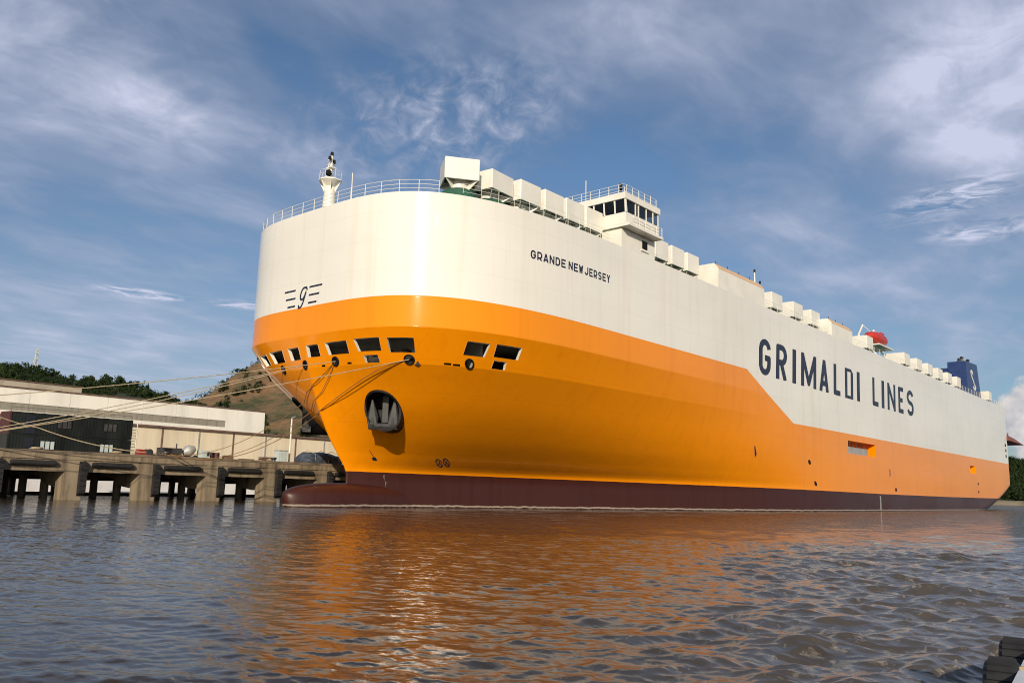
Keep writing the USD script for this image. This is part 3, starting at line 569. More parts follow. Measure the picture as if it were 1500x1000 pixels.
m = MB(); m.tube([fm + [0, 0, 3.2], fm + [0, 0, 5.5]], [.15, .10], 8); m.tube([fm + [.35, .2, 3.2], fm + [.1, .06, 5.4]], .045, 6); m.tube([fm + [-.35, .2, 3.2], fm + [-.1, .06, 5.4]], .045, 6)
m.tube([fm + [-.5, -.25, 4.9], fm + [.5, .25, 4.9]], .05, 6); m.box(fm + [-.3, -.35, 4.3], fm + [.3, .35, 4.4])
for z in np.arange(3.4, 5.2, .3): m.tube([fm + [.35, .2, z], fm + [-.35, .2, z]], .02, 5)
m.build(mast, 'mast_pole', WPAINT)
for dx, dy, z in ((-.35, -.2, 4.95), (.0, 0, 5.5), (.42, .2, 4.95)): MB().lathe([(0, 0), (.13, 0), (.15, .12), (.13, .34), (0, .4)], 10, fm + [dx, dy, z]).build(mast, 'signal_lamp', BLACK)
MB().lathe([(0, -.2), (.26, -.2), (.3, .05), (.18, .2), (0, .2)], 12, fm + [-.6, -.45, 3.65], (-1, -.4, .1)).build(mast, 'searchlight', BLACK)
m = MB().tube([L(44.6, 57.2, DECK_Z), L(44.6, 57.2, DECK_Z + 3.9)], [.07, .04], 6); m.box(L(44.35, 57.0, DECK_Z), L(44.85, 57.4, DECK_Z + .4)); m.build(ship, 'antenna_pole', WPAINT)
for X, Y in ((44.5, 63), (44.3, 55.5), (47, 66), (48, 52.5)): m = MB().lathe([(0, 0), (.3, 0), (.3, .8), (.55, .9), (.55, 1.05), (0, 1.2)], 12, L(X, Y, DECK_Z)); m.build(ship, 'mushroom_vent', WPAINT, 40)
class VM(MB):
    """A mesh turned about the ventilator's own axis and moved to its place."""
    def __init__(s, base, turn): super().__init__(); s.base, s.turn = base, math.radians(turn)
    def build(s, *a):
        c, q = math.cos(s.turn), math.sin(s.turn); rot = np.array([[c, q, 0], [-q, c, 0], [0, 0, 1]])
        s.v = [v @ rot + s.base for v in s.v]; return super().build(*a)
# the square-headed ventilators along the port edge, and the row along the other edge
def ventilator(X, Y, w=3.2, l=3.2, zb=26.35, h=2.15, turn=0.0):
    base = L(X, Y); c = np.zeros(3); m = VM(base, turn)
    outer = manifold3d.Manifold.hull_points(np.array([(c[0] + sx * (l / 2 - a), c[1] + sy * (w / 2 - b_), z) for sx in (-1, 1) for sy in (-1, 1) for a, b_, z in ((0, .05, zb + .03), (.05, 0, zb + .03), (0, .05, zb + h - .05), (.05, 0, zb + h - .05), (.06, .06, zb + h), (.06, .06, zb))]))
    inner = manifold3d.Manifold.cube((l - .2, w - .2, h - .3)).translate((c[0] - l / 2 + .1, c[1] - w / 2 + .1, zb - .2))
    m.add(outer - inner); v = m.build(ship, 'ventilator', WPAINT)
    m = VM(base, turn).lathe([(0, DECK_Z + .2), (.82, DECK_Z + .2), (.82, zb - .1), (.9, zb + .5), (0, zb + .5)], 20, c); m.build(v, 'trunk', WPAINT, 40)
    for sx in (-1, 1):
        for sy in (-1, 1):
            m = VM(base, turn); m.hull([c + [sx * .55, sy * .55, zb - .75], c + [sx * .6, sy * .62, zb - .75], c + [sx * (l / 2 - .06), sy * (w / 2 - .06), zb + .05], c + [sx * (l / 2 - .14), sy * (w / 2 - .02), zb + .05], c + [sx * .55, sy * .55, zb + .05], c + [sx * .6, sy * .62, zb + .05]]); m.build(v, 'bracket', WPAINT)
    m = VM(base, turn).lathe([(0, DECK_Z - .01), (1.75, DECK_Z - .01), (1.55, DECK_Z + .6), (.95, DECK_Z + .95), (0, DECK_Z + .85)], 20, c); m.build(v, 'base', GREEN, 40)
    m = VM(base, turn).add(manifold3d.Manifold.cube((l - .3, w - .3, .04)).translate((c[0] - l / 2 + .15, c[1] - w / 2 + .15, zb + .55))); m.build(v, 'grille', STEEL)
ventilator(47.75, 47.1, 2.75, 2.9, 26.55, 1.85, -36)
ventilator(51.1, 46.8, 3.0, 3.0, 26.5, 1.7, 4)
for X, hh in ((54.6, 1.85), (58.0, 1.95), (61.2, 2.05), (64.3, 2.1)): ventilator(X, 46.5, 3.0, 2.8, 26.45, hh)
for X in (76.9, 80.4, 83.8): ventilator(X, 46.5, 3.0, 2.75, 26.45)
for X in (106.7, 113.8, 120.2): ventilator(X, 46.5, 3.2, 3.4)
ventilator(144.2, 46.5)
for X in (165.0, 173, 180.5, 188, 195.5, 203): ventilator(X, 46.5, 3.2, 3.6)
for X in (233.5,): ventilator(X, 46.5)
for X in (50.6, 58, 65, 165, 180, 195): ventilator(X, 71.0)
# bridge: trunk flush with the side, wheelhouse above it spanning the beam
bw = thing_parent = ship
m = MB().box(L(66.3, 43.22, DECK_Z - .02), L(72.4, 74.3, 26.95)); tr = m.build(ship, 'bridge_trunk', WPAINT)
m = MB().box(L(70.0, 43.15, 25.75), L(70.9, 43.3, 26.55)); m.build(tr, 'porthole', BLACK); MB().box(L(69.7, 43.1, 25.45), L(71.1, 43.22, 25.52)).build(tr, 'ledge', WPAINT)
y0, y1 = 42.55, 75.0
plat = MB().prism([(66.0 - SHIP[0], 42.15 - SHIP[1]), (72.3 - SHIP[0], 42.15 - SHIP[1]), (72.3 - SHIP[0], 75.4 - SHIP[1]), (66.0 - SHIP[0], 75.4 - SHIP[1])], 26.98, 27.22).build(ship, 'bridge_platform', WPAINT)
rail_mesh([L(66.9, 42.25, 27.22), L(72.2, 42.25, 27.22)], .95, .9).build(plat, 'platform_rail', WPAINT)
xf0, xf1, xa = 66.05, 65.75, 72.1       # front face at sill and head (leaning forward), after face
def fx(z): return xf0 + (xf1 - xf0) * (z - 27.2) / 2.9
z_s, z_h, z_r = 28.35, 29.62, 30.25
core = MB()
core.box(L(fx(28) + .02, y0, 27.22), L(xa, y1, z_s))                                  # below the windows
core.box(L(fx(30) - .08, y0 - .12, z_h), L(xa + .1, y1 + .12, z_r))                   # above them
wh = core.build(ship, 'wheelhouse', WPAINT)
MB().box(L(fx(29) + .5, y0 + .45, z_s + .001), L(xa - .4, y1 - .4, z_s + .06)).box(L(fx(29) + 2.2, y0 + 2.5, z_s + .06), L(fx(29) + 2.9, y1 - 2, z_s + .5)).build(wh, 'console', STEEL)
MB().box(L(xa - .5, y0 + 3, z_s), L(xa - .4, y1 - 3, z_h)).build(wh, 'rear_bulkhead', GREY)
mull = MB()
fy = np.concatenate([[y0, 43.75, 45.0, 46.2], np.arange(47.5, 74, 1.35), [y1]])
for yy in fy:
    a, b_ = fx(z_s), fx(z_h); mull.hull([L(x + dx, yy + dy, z) for x, z in ((a, z_s - .02), (b_, z_h + .02)) for dx in (0, .12) for dy in (-.075, .075)])
sx = [66.2, 67.75, 68.3, 69.75, 71.0, 72.0]
for s_, yy in ((1, y0), (-1, y1)):
    for xx in sx: mull.hull([L(xx + dx + (z - z_s) * (-.12 if xx < 67 else .0), yy + s_ * dy, z) for z in (z_s - .02, z_h + .02) for dx in (-.07, .07) for dy in (0, .12)])
mull.build(wh, 'mullion', WPAINT)
for a, b_ in zip(fy[:-1], fy[1:]):
    put(wh, 'window', (np.array([L(fx(z_s) + .06, a + .06, z_s), L(fx(z_s) + .06, b_ - .06, z_s), L(fx(z_h) + .06, b_ - .06, z_h), L(fx(z_h) + .06, a + .06, z_h)]), [[0, 2, 1], [0, 3, 2]]), GLASS)
for yy in (y0 + .06, y1 - .06):
    for a, b_ in zip(sx[:-1], sx[1:]): put(wh, 'window', (np.array([L(a + .07, yy, z_s), L(b_ - .07, yy, z_s), L(b_ - .07, yy, z_h), L(a + .07, yy, z_h)]), [[0, 1, 2], [0, 2, 3]]), GLASS)
rail_mesh([L(72.0, 42.8, z_r), L(66.1, 42.8, z_r), L(66.1, 60, z_r)], 1.0, 1.1).build(wh, 'roof_rail', WPAINT)
for X, Y, h in ((66.3, 47.5, 2.4), (68, 44, 1.5), (70, 43.6, 1.4), (71.6, 43.2, 1.4), (66.3, 50.5, 1.0)): MB().tube([L(X, Y, z_r), L(X, Y, z_r + h)], .035, 5).build(wh, 'antenna', WPAINT)
m = MB().lathe([(.25, -.12), (.36, -.12), (.36, .12), (.25, .12), (.25, -.12)], 16, L(66.9, 43.7, z_r + 1.05), (.6, -.8, 0)); m.tube([L(66.9, 43.7, z_r), L(66.9, 43.7, z_r + .75)], .06, 6); m.build(wh, 'searchlight', BLACK)
m = MB().box(L(66.2, 50.2, z_r), L(66.6, 50.7, z_r + .8)); m.build(wh, 'lamp_box', PALEB)
# deckhouses with a tan roof edge
def deckhouse(xa_, xb_, ya_, yb_, zt_):
    m = MB().prism([(ya_ - SHIP[1], DECK_Z - .02), (yb_ - SHIP[1], DECK_Z - .02), (yb_ - SHIP[1], zt_ + .25), (ya_ + .55 - SHIP[1], zt_ + .25), (ya_ - SHIP[1], zt_ - .42)], xa_ - SHIP[0], xb_ - SHIP[0], 0)
    d = m.build(ship, 'deckhouse', WPAINT)
    m = MB().hull([L(x, y, z) for x in (xa_ + .05, xb_ - .05) for y, z in ((ya_ - .02, zt_ - .44), (ya_ - .02, zt_ - .40), (ya_ + .53, zt_ + .26), (ya_ + .53, zt_ + .22))]); m.build(d, 'roof_edge', TAN)
    m = MB()
    for x in np.arange(xa_ + 1, xb_, 3): m.tube([L(x, ya_ + .8, zt_ + .2), L(x, ya_ + .8, zt_ + .75)], .05, 6)
    m.build(d, 'roof_fitting', STEEL)
deckhouse(86.4, 98.8, 43.24, 49.5, 27.75); deckhouse(121.9, 130.6, 43.24, 49.5, 27.35)
def small_mast(X, Y, z, h):
    m = MB().tube([L(X, Y, z), L(X, Y, z + h)], [.16, .07], 8); m.tube([L(X + 1.6, Y, z), L(X + 1.6, Y, z + h * .75)], .06, 6); m.tube([L(X - .3, Y, z + h * .72), L(X + 1.9, Y, z + h * .72)], .04, 6)
    k = m.build(ship, 'light_mast', WPAINT); MB().lathe([(0, 0), (.14, 0), (.14, .35), (0, .4)], 8, L(X + 1.6, Y, z + h * .78)).build(k, 'lamp', BLACK); MB().lathe([(0, 0), (.14, 0), (.14, .35), (0, .4)], 8, L(X, Y, z + h)).build(k, 'lamp', BLACK)
small_mast(102.2, 46.0, DECK_Z, 5.6)
# rescue boat under its davit
rb = L(155.5, 47.4, 29.9); t_ = np.linspace(-1, 1, 25); m = MB(); sec = []
for q in t_:
    w_ = 1.35 * (1 - abs(q) ** 3.2) ** .6 + .02; zl = -1.05 + .75 * abs(q) ** 2.4
    for a in np.linspace(0, 2 * math.pi, 17)[:-1]:
        c, s_ = math.cos(a), math.sin(a); sec.append(rb + [q * 4.6, w_ * math.copysign(abs(c) ** .7, c), (abs(zl) * s_ if s_ < 0 else 1.15 * w_ / 1.35 * s_) ])
i, j = np.meshgrid(np.arange(24), np.arange(16), indexing='ij')
m.add(np.array(sec), np.stack([i * 16 + j, (i + 1) * 16 + j, (i + 1) * 16 + (j + 1) % 16, i * 16 + (j + 1) % 16], -1).reshape(-1, 4))
lb = tag(m.build(ship, 'lifeboat', RED, 50), 'red enclosed lifeboat hung high in its davit')
m = MB().hull([rb + (x, y, z) for x in (1.2, 2.9) for y in (-.6, .6) for z in (.85, 1.45)]); m.build(lb, 'canopy', RED)
for k in (-1, 1):
    m = MB(); m.tube([L(155.5 + k * 3.0, 50.5, DECK_Z), L(155.5 + k * 3.0, 49.4, 30.6), L(155.5 + k * 3.0, 48.6, 32.3)], .16, 8); m.tube([L(155.5 + k * 3.0, 48.6, 32.2), L(155.5 + k * 3.0, 47.4, 30.9)], .05, 5)
    m.tube([L(155.5 + k * 3.0, 45.2, DECK_Z), L(155.5 + k * 3.0, 49.4, 30.5)], .14, 6); m.build(ship, 'davit', WPAINT)
MB().box(L(151.5, 45.6, 28.3), L(159.5, 49.4, 28.5)).build(ship, 'boat_cradle', WPAINT)
# funnel
fp = [(216.0, 46.0), (229.5, 46.0), (229.5, 50.2), (216, 50.2)]
m = MB().hull([L(x, y, z) for x, y in fp for z in (DECK_Z - .02,)] + [L(216.4, 46.15, 34.0), L(227.4, 46.15, 34.4), L(227.4, 50.1, 34.4), L(216.4, 50.1, 34.0)])
fn = tag(m.build(ship, 'funnel', NAVY), 'navy blue funnel casing with a white emblem')
MB().box(L(216.5, 50.2, DECK_Z - .02), L(226, 52.4, 32.6)).build(fn, 'casing', NAVY)
for X, Y in ((218.5, 47.5), (220.8, 48.6), (223.5, 47.3), (225.5, 48.8)): MB().tube([L(X, Y, 33.9), L(X, Y, 34.7), L(X + .5, Y, 35.2)], .42, 10).build(fn, 'exhaust_pipe', STEEL)
es = [(0, 1.5), (.75, 2.0), (1.5, 1.7), (1.2, 1.0), (.4, .2), (-.2, -.5), (-.9, -1.3), (-1.5, -1.6), (-.8, -2.1), (.3, -1.8)]; es = np.array(es); q = np.linspace(0, 9, 50)
pl = LineString(np.stack([_P(np.arange(10), es[:, 0])(q) * 1.6, _P(np.arange(10), es[:, 1])(q)], 1)).buffer(.33)
t = trimesh.creation.extrude_polygon(pl, 1.0, engine='earcut'); v = np.array(t.vertices); kk = lambda z: 46.0 + .15 * (z - 25.04) / 9
put(fn, 'emblem', (np.stack([222.5 - .8 * v[:, 0] - SHIP[0], kk(30.2 + v[:, 1]) - SHIP[1] - .02 * (v[:, 2] - .5) - .004, 30.2 + v[:, 1]], 1), np.array(t.faces)), WPAINT)
# stern platform sticking out abaft the transom
m = MB().hull([L(x, y, z) for x, y, z in ((239.9, 42.6, 16.9), (239.9, 60, 16.9), (262, 43.2, 16.95), (262, 60, 16.95), (239.9, 43.4, 18.5), (239.9, 60, 18.5), (252, 43.6, 18.1), (258, 44, 17.7), (252, 60, 18.1), (258, 60, 17.7))])
m.box(L(243, 44.6, 18.3), L(246, 47.5, 19.2)).tube([L(249, 44.5, 18), L(249, 44.5, 19.4)], .12, 6); tag(m.build(ship, 'stern_ramp', RUSTRED), 'red brown stern ramp folded out behind the transom')
m = MB()
for z in (14.0, 15.3, 12.6): m.box(L(237.2, 43.16, z), L(238.4, 43.19, z + .7))
m.build(upper, 'draught_mark', LETTER)
# --- water --------------------------------------------------------------------------
def water_mesh():
    ang0 = PSI
    a = np.concatenate([np.linspace(-math.pi, -.75, 50)[:-1], np.linspace(-.72, .72, 840), np.linspace(.75, math.pi, 50)[1:-1]])
    r = np.concatenate([[0.0], np.geomspace(1.5, 5, 40)[:-1], np.geomspace(5, 36, 560)[:-1], np.geomspace(36, 130, 130), np.geomspace(130, 9000, 40)[1:]])
    A, RR = np.meshgrid(a, r, indexing='ij')
    X, Y = RR * np.cos(ang0 + A), RR * np.sin(ang0 + A)
    sp = np.maximum(np.gradient(r)[None, :] * np.ones_like(A), RR * np.gradient(a)[:, None]); far = np.maximum(sp, np.gradient(r)[None, :])
    g = np.random.default_rng(21)
    # slow modulation: slick and ruffled patches; a churned wake on the camera boat's side
    P2 = np.stack([X, Y, np.zeros_like(X)], -1)
    patch = meshkit.fbm(P2 * .07, 3, 5)
    lat = (Y - .35 * X) ; wake = 1 / (1 + np.exp(np.clip((lat - 2.2) / 1.4, -50, 50))); wake = wake * np.exp(-(np.maximum(X - 16, 0) / 26) ** 2)
    Z = np.zeros_like(X); DX = np.zeros_like(X); DY = np.zeros_like(X)
    wind = PSI + math.pi - .30
    for k in range(120):
        lam = .085 * (6.0 / .085) ** ((k + g.random()) / 120)
        th = wind + g.normal() * (.62 if lam < 2 else .4); kk = 2 * math.pi / lam
        st = .125 / math.sqrt(120 / 2.0) * (1.0 if lam < .55 else (lam / .55) ** -.95) * (lam / .2 if lam < .2 else 1) ** .4
        amp = st / kk * 1.35
        att = np.clip((lam / sp - 2.0) / 2.0, 0, 1)
        mod = (.45 + 1.1 * patch) * (1 + (.9 if lam < 3 else .2) * wake)
        ph = kk * (X * math.cos(th) + Y * math.sin(th)) + g.random() * 6.283
        w_ = amp * att * mod
        Z += w_ * np.sin(ph); DX += .9 * w_ * math.cos(th) * np.cos(ph); DY += .9 * w_ * math.sin(th) * np.cos(ph)
    # short-crested wake waves running off the boat
    for k in range(26):
        lam = .7 + 1.5 * g.random(); th = PSI + (.35 + .5 * g.random()) * g.choice([-1, 1]) + math.pi * .5 * 0; kk = 2 * math.pi / lam
        env = wake * np.clip((meshkit.noise(P2 * .33 + 9.1 * k, k) - .45) * 4, 0, 1); att = np.clip((lam / sp - 2.2) / 2.5, 0, 1)
        ph = kk * (X * math.cos(th) + Y * math.sin(th)) + g.random() * 6.283; w_ = .014 * lam * env * att
        Z += w_ * (np.sin(ph) + .25 * np.sin(2 * ph + 1)); DX += .8 * w_ * math.cos(th) * np.cos(ph); DY += .8 * w_ * math.sin(th) * np.cos(ph)
    fine = (meshkit.fbm(P2 * 2.3, 3, 11) - .5) * .05 * (.3 + wake) * np.clip((.45 / sp - 2) / 3, 0, 1); Z += fine
    sp_d = np.hypot(X - 7.4, Y - 2.75); Z += (.17 + .35 * (meshkit.fbm(P2 * 5, 4, 17) - .5)) * np.exp(-(sp_d / .36) ** 2)
    calm = np.clip((RR - 1.2) / 2, 0, 1); Z *= calm
    X, Y = X + DX * calm, Y + DY * calm
    n, m = A.shape; i, j = np.meshgrid(np.arange(n - 1), np.arange(m - 1), indexing='ij')
    q = np.stack([i * m + j, i * m + j + 1, (i + 1) * m + j + 1, (i + 1) * m + j], -1).reshape(-1, 4)
    ii = np.arange(m - 1); q2 = np.stack([(n - 1) * m + ii, (n - 1) * m + ii + 1, ii + 1, ii], -1)
    return np.stack([X, Y, Z], -1).reshape(-1, 3), np.vstack([q, q2])[:, ::-1]
WATER = M('river_water', {
    'g': ('geometry', {}), 'sx': ('separate_xyz', {}),
    'm': ('mapping', {'rotation': (0, 0, -PSI), 'scale': (1.6, 0.6, 1)}), 'n': ('noise_texture', {'scale': 9.0, 'detail': 5.0, 'roughness': 0.65}),
    'm2': ('mapping', {'rotation': (0, 0, -PSI), 'scale': (1.5, 0.5, 1)}), 'n2': ('noise_texture', {'scale': 1.7, 'detail': 3.0, 'roughness': 0.55}),
    'b2': ('bump', {'strength': 0.75}), 'b': ('bump', {'strength': 0.4, 'distance': 0.012}), 'dl': ('vector_math', {'math_type': 'length'}), 'dm': ('map_range', {'from_min': 10.0, 'from_max': 70.0, 'to_min': 0.03, 'to_max': 0.27, 'clamp': True}),
    'mu': ('noise_texture', {'scale': 0.05, 'detail': 3.0}), 'mr': ('rgb_ramp', {'ramp': [(0.3, (0.030, 0.021, 0.013)), (0.7, (0.046, 0.034, 0.023))]}),
    'ly': ('math', {'math_type': 'multiply_add', 'value2': -0.35}), 'ln': ('math', {'math_type': 'multiply_add', 'value2': 9.0}), 'lr': ('map_range', {'range_type': 'smoothstep', 'from_min': 10.5, 'from_max': 3.0, 'to_min': 0.0, 'to_max': 1.0}), 'fx': ('map_range', {'range_type': 'smoothstep', 'from_min': 60.0, 'from_max': 14.0, 'to_min': 0.0, 'to_max': 1.0}), 'fm': ('math', {'math_type': 'multiply'}), 'ch': ('mix', {'mix_type': 'mix', 'color2': (0.080, 0.069, 0.058)}),
    'fo': ('noise_texture', {'scale': 3.2, 'detail': 9.0, 'roughness': 0.72, 'distortion': 0.6}), 'fr': ('rgb_ramp', {'ramp': [(0.555, (0, 0, 0)), (0.66, (.8, .8, .8))]}), 'fq': ('math', {'math_type': 'multiply'}), 'dv': ('vector_math', {'math_type': 'distance', 'vector2': (7.4, 2.75, 0.1)}), 'dr': ('map_range', {'from_min': 0.75, 'from_max': 0.0, 'to_min': 0.0, 'to_max': 0.55, 'clamp': True}), 'dn': ('math', {'math_type': 'multiply_add', 'value2': 0.75}), 'dq': ('rgb_ramp', {'ramp': [(0.58, (0, 0, 0)), (0.85, (1, 1, 1))]}), 'fx2': ('math', {'math_type': 'maximum'}), 'fc': ('mix', {'mix_type': 'mix', 'color2': (0.42, 0.36, 0.29)}), 'ro': ('map_range', {'to_min': 0.06, 'to_max': 0.6}),
    'p': ('principled_bsdf', {'roughness': 0.06, 'ior': 1.333, 'specular_ior_level': 0.5})},
    [('g.position', 'dl.vector1'), ('dl.value', 'dm.value'), ('dm.result', 'b2.distance'), ('g.position', 'm.vector'), ('m.vector', 'n.vector'), ('g.position', 'm2.vector'), ('m2.vector', 'n2.vector'), ('n2.fac', 'b2.height'), ('n.fac', 'b.height'), ('b2.normal', 'b.normal'), ('b.normal', 'p.normal'),
     ('g.position', 'mu.vector'), ('mu.fac', 'mr.fac'), ('g.position', 'sx.vector'), ('sx.x', 'ly.value1'), ('sx.y', 'ly.value3'), ('n2.fac', 'ln.value1'), ('ly.value', 'ln.value3'), ('ln.value', 'lr.value'), ('sx.x', 'fx.value'), ('lr.result', 'fm.value1'), ('fx.result', 'fm.value2'), ('fm.value', 'ch.fac'), ('mr.color', 'ch.color1'), ('g.position', 'fo.vector'), ('fo.fac', 'fr.fac'), ('fm.value', 'fq.value1'), ('fr.color', 'fq.value2'), ('g.position', 'dv.vector1'), ('dv.value', 'dr.value'), ('fo.fac', 'dn.value1'), ('dr.result', 'dn.value3'), ('dn.value', 'dq.fac'), ('dq.color', 'fx2.value1'), ('fq.value', 'fx2.value2'), ('fx2.value', 'fc.fac'), ('ch.color', 'fc.color1'), ('fc.color', 'p.base_color'), ('fx2.value', 'ro.value'), ('ro.result', 'p.roughness')])
tag(put('/World', 'water', water_mesh(), WATER, True), 'murky brown grey harbour water with small choppy waves', 'water', kind='structure')

# --- land and hills -------------------------------------------------------------------
QY, QZ = 75.4, 3.85            # pier face and deck height
lv = MB().prism([(-150, 112), (330, 112), (330, 700), (-150, 700)], -2, 3.55); tag(lv.build('/World', 'ground', GROUND), 'flat brown yard ground behind the pier', 'ground', kind='structure')
sw = thing('sea_wall', (90, 111.6, -1.5), 'pale concrete sea wall seen between the pier piles', 'sea wall')
MB().box((-240, -.3, 0), (240, .38, 5.2)).build(sw, 'wall', CONCP); MB().box((-240, -.45, 5.2), (240, .5, 5.4)).build(sw, 'coping', CONC)
def terrain(fn, x0, x1, y0, y1, nx, ny):
    x, y = np.meshgrid(np.linspace(x0, x1, nx), np.linspace(y0, y1, ny), indexing='ij'); z = fn(x, y)
    i, j = np.meshgrid(np.arange(nx - 1), np.arange(ny - 1), indexing='ij')
    return np.stack([x, y, z], -1).reshape(-1, 3), np.stack([i * ny + j, (i + 1) * ny + j, (i + 1) * ny + j + 1, i * ny + j + 1], -1).reshape(-1, 4)
def fb(x, y, s, o=4, seed=0): return meshkit.fbm(np.stack([x * s, y * s, np.zeros_like(x)], -1), o, seed)
def ridge1(x, y):     # wooded ridge on the left
    H = np.interp(x, [-250, -100, 60, 120, 146, 165, 180, 196, 212, 230, 262, 300, 360, 430], [50, 62, 56, 55, 54, 51.5, 49.5, 51, 49.5, 46, 33, 22, 12, 3.5])
    return 3.4 + np.maximum(0, (H - 4.5) * np.clip(1 - np.abs(y - 450) / 170, 0, 1) ** .8) + (fb(x, y, .02, 4, 3) - .5) * 9 * np.clip(1 - np.abs(y - 450) / 165, 0, 1)
def ridge2(x, y):     # nearer quarried hill behind the bow
    H = np.interp(x, [140, 160, 172, 182, 192, 202, 212, 224, 240, 270, 320, 380, 430], [4, 14, 27, 34, 41.5, 49, 55.5, 61, 67, 72, 64, 40, 4])
    t = np.clip(1 - np.abs(y - 330) / 125, 0, 1); t = np.where(y < 330, t ** .9, t)
    h = (H - 4) * t
    st = 7.5; hs = h / st; bench = (np.floor(hs) + np.clip((hs - np.floor(hs)) * 2.2 - .55, 0, 1)) * st            # quarry benches
    face = np.clip((fb(x, y, .012, 3, 9) - .36) * 5, 0, 1) * (y < 322) * np.clip((x - 168) / 16, 0, 1)
    return 3.4 + h * (1 - .65 * face) + bench * .65 * face + (fb(x, y, .05, 5, 4) - .5) * 6.5 * np.clip(t * 3, 0, 1)
FOREST = paint('forest_floor', (0.040, 0.052, 0.022), 0.95, 0.35, nscale=0.12, bump=1.0, bscale=.25, bdist=1.5)
QUARRY = M('quarry_slope', {'g': ('geometry', {}), 'sx': ('separate_xyz', {}), 'm': ('mapping', {'scale': (1, 1, 2.2)}), 'n': ('noise_texture', {'scale': 0.06, 'detail': 8.0, 'roughness': 0.66}), 'n2': ('noise_texture', {'scale': 0.35, 'detail': 6.0, 'roughness': 0.7}),
    'ad': ('math', {'math_type': 'multiply_add', 'value2': 0.35}), 'sz': ('separate_xyz', {}), 'ng': ('math', {'math_type': 'multiply_add', 'value2': 0.28}),
    'r': ('rgb_ramp', {'ramp': [(0.55, (0.30, 0.165, 0.085)), (0.80, (0.245, 0.145, 0.075)), (0.92, (0.13, 0.105, 0.05)), (1.0, (0.06, 0.066, 0.028))]}), 'r2': ('rgb_ramp', {'ramp': [(0.3, (.62, .6, .58)), (0.65, (1.1, 1.08, 1.05))]}),
    'mx': ('mix', {'mix_type': 'multiply', 'fac': 1.0}), 'b': ('bump', {'strength': 1.0, 'distance': 1.6}), 'p': ('principled_bsdf', {'roughness': 0.95})},
    [('g.position', 'm.vector'), ('m.vector', 'n.vector'), ('g.position', 'n2.vector'), ('n.fac', 'ad.value3'), ('n2.fac', 'ad.value1'), ('g.normal', 'sz.vector'), ('sz.z', 'ng.value1'), ('ad.value', 'ng.value3'), ('ng.value', 'r.fac'), ('n2.fac', 'r2.fac'), ('r.color', 'mx.color1'), ('r2.color', 'mx.color2'), ('mx.color', 'p.base_color'), ('n2.fac', 'b.height'), ('b.normal', 'p.normal')])
tag(put('/World', 'wooded_hill', terrain(ridge1, -250, 430, 285, 620, 170, 90), FOREST, True), 'dark green wooded hill behind the long warehouse', 'hill', kind='structure')
tag(put('/World', 'quarried_hill', terrain(ridge2, 140, 430, 205, 455, 240, 200), QUARRY, True), 'brown quarried hillside rising behind the bow', 'hill', kind='structure')
def ridge3(x, y):
    H = np.interp(y, [40, 80, 110, 124, 138, 152, 170, 200, 260], [2, 8, 19, 25, 30.5, 35, 41, 46, 40])
    return 1.0 + np.maximum(0, H * np.clip(1 - np.abs(x - 860) / 150, 0, 1) ** .8 + (fb(x, y, .03, 4, 8) - .5) * 8 * np.clip(1 - np.abs(x - 860) / 140, 0, 1))
tag(put('/World', 'far_hill', terrain(ridge3, 705, 1010, 40, 260, 80, 70), FOREST, True), 'dark wooded hill across the water beyond the stern', 'hill', kind='structure')
fbk = thing('far_bank', (700, 120, -1), 'low sandy bank at the water edge beyond the stern', 'bank')
MB().hull([(-14, -110, 0), (-14, 160, 0), (3, -110, 0), (3, 160, 0), (-4, -110, 3.6), (-4, 160, 3.6), (3, -110, 4.2), (3, 160, 4.2)]).build(fbk, 'bank', paint('bank_sand', (0.30, 0.24, 0.15), .95, .25, nscale=.1))
# tree crowns on the hills: clusters of leafy faces
LEAF = M('hill_foliage', {'oi': ('object_info', {}), 'g': ('geometry', {}), 'n': ('noise_texture', {'scale': 0.22, 'detail': 4.0}), 'ad': ('math', {'math_type': 'multiply_add', 'value2': 0.35}), 'r': ('rgb_ramp', {'ramp': [(0.3, (0.019, 0.033, 0.013)), (0.6, (0.036, 0.053, 0.021)), (0.95, (0.070, 0.080, 0.030))]}), 'd': ('diffuse_bsdf', {}), 't': ('translucent_bsdf', {}), 'mx': ('mix_closure', {'fac': 0.2})},
         [('g.position', 'n.vector'), ('g.random_per_island', 'ad.value1'), ('n.fac', 'ad.value3'), ('ad.value', 'r.fac'), ('r.color', 'd.color'), ('r.color', 't.color'), ('d.BSDF', 'mx.closure1'), ('t.BSDF', 'mx.closure2')], surface='mx.closure')
def crown(seed, n=260):
    g = np.random.default_rng(seed); lobes = [(g.normal(size=3) * [.55, .55, .38] + [0, 0, .1 * g.random()], .28 + .42 * g.random()) for _ in range(8)]
    v, f = [], []
    for q in range(n):
        c, r_ = lobes[g.integers(8)]; d = g.normal(size=3); d /= np.linalg.norm(d); p = c + d * r_ * (.65 + .5 * g.random()); p[2] = p[2] * .95 + .75
        a = g.normal(size=3); a -= d * (a @ d) * .6; a /= np.linalg.norm(a); b_ = np.cross(d, a); s_ = .08 + .15 * g.random()
        v += [p + a * s_, p + b_ * s_ * .7, p - a * s_, p - b_ * s_ * .7]; k = len(v); f += [[k - 4, k - 3, k - 2], [k - 4, k - 2, k - 1]]
    return np.array(v), np.array(f)
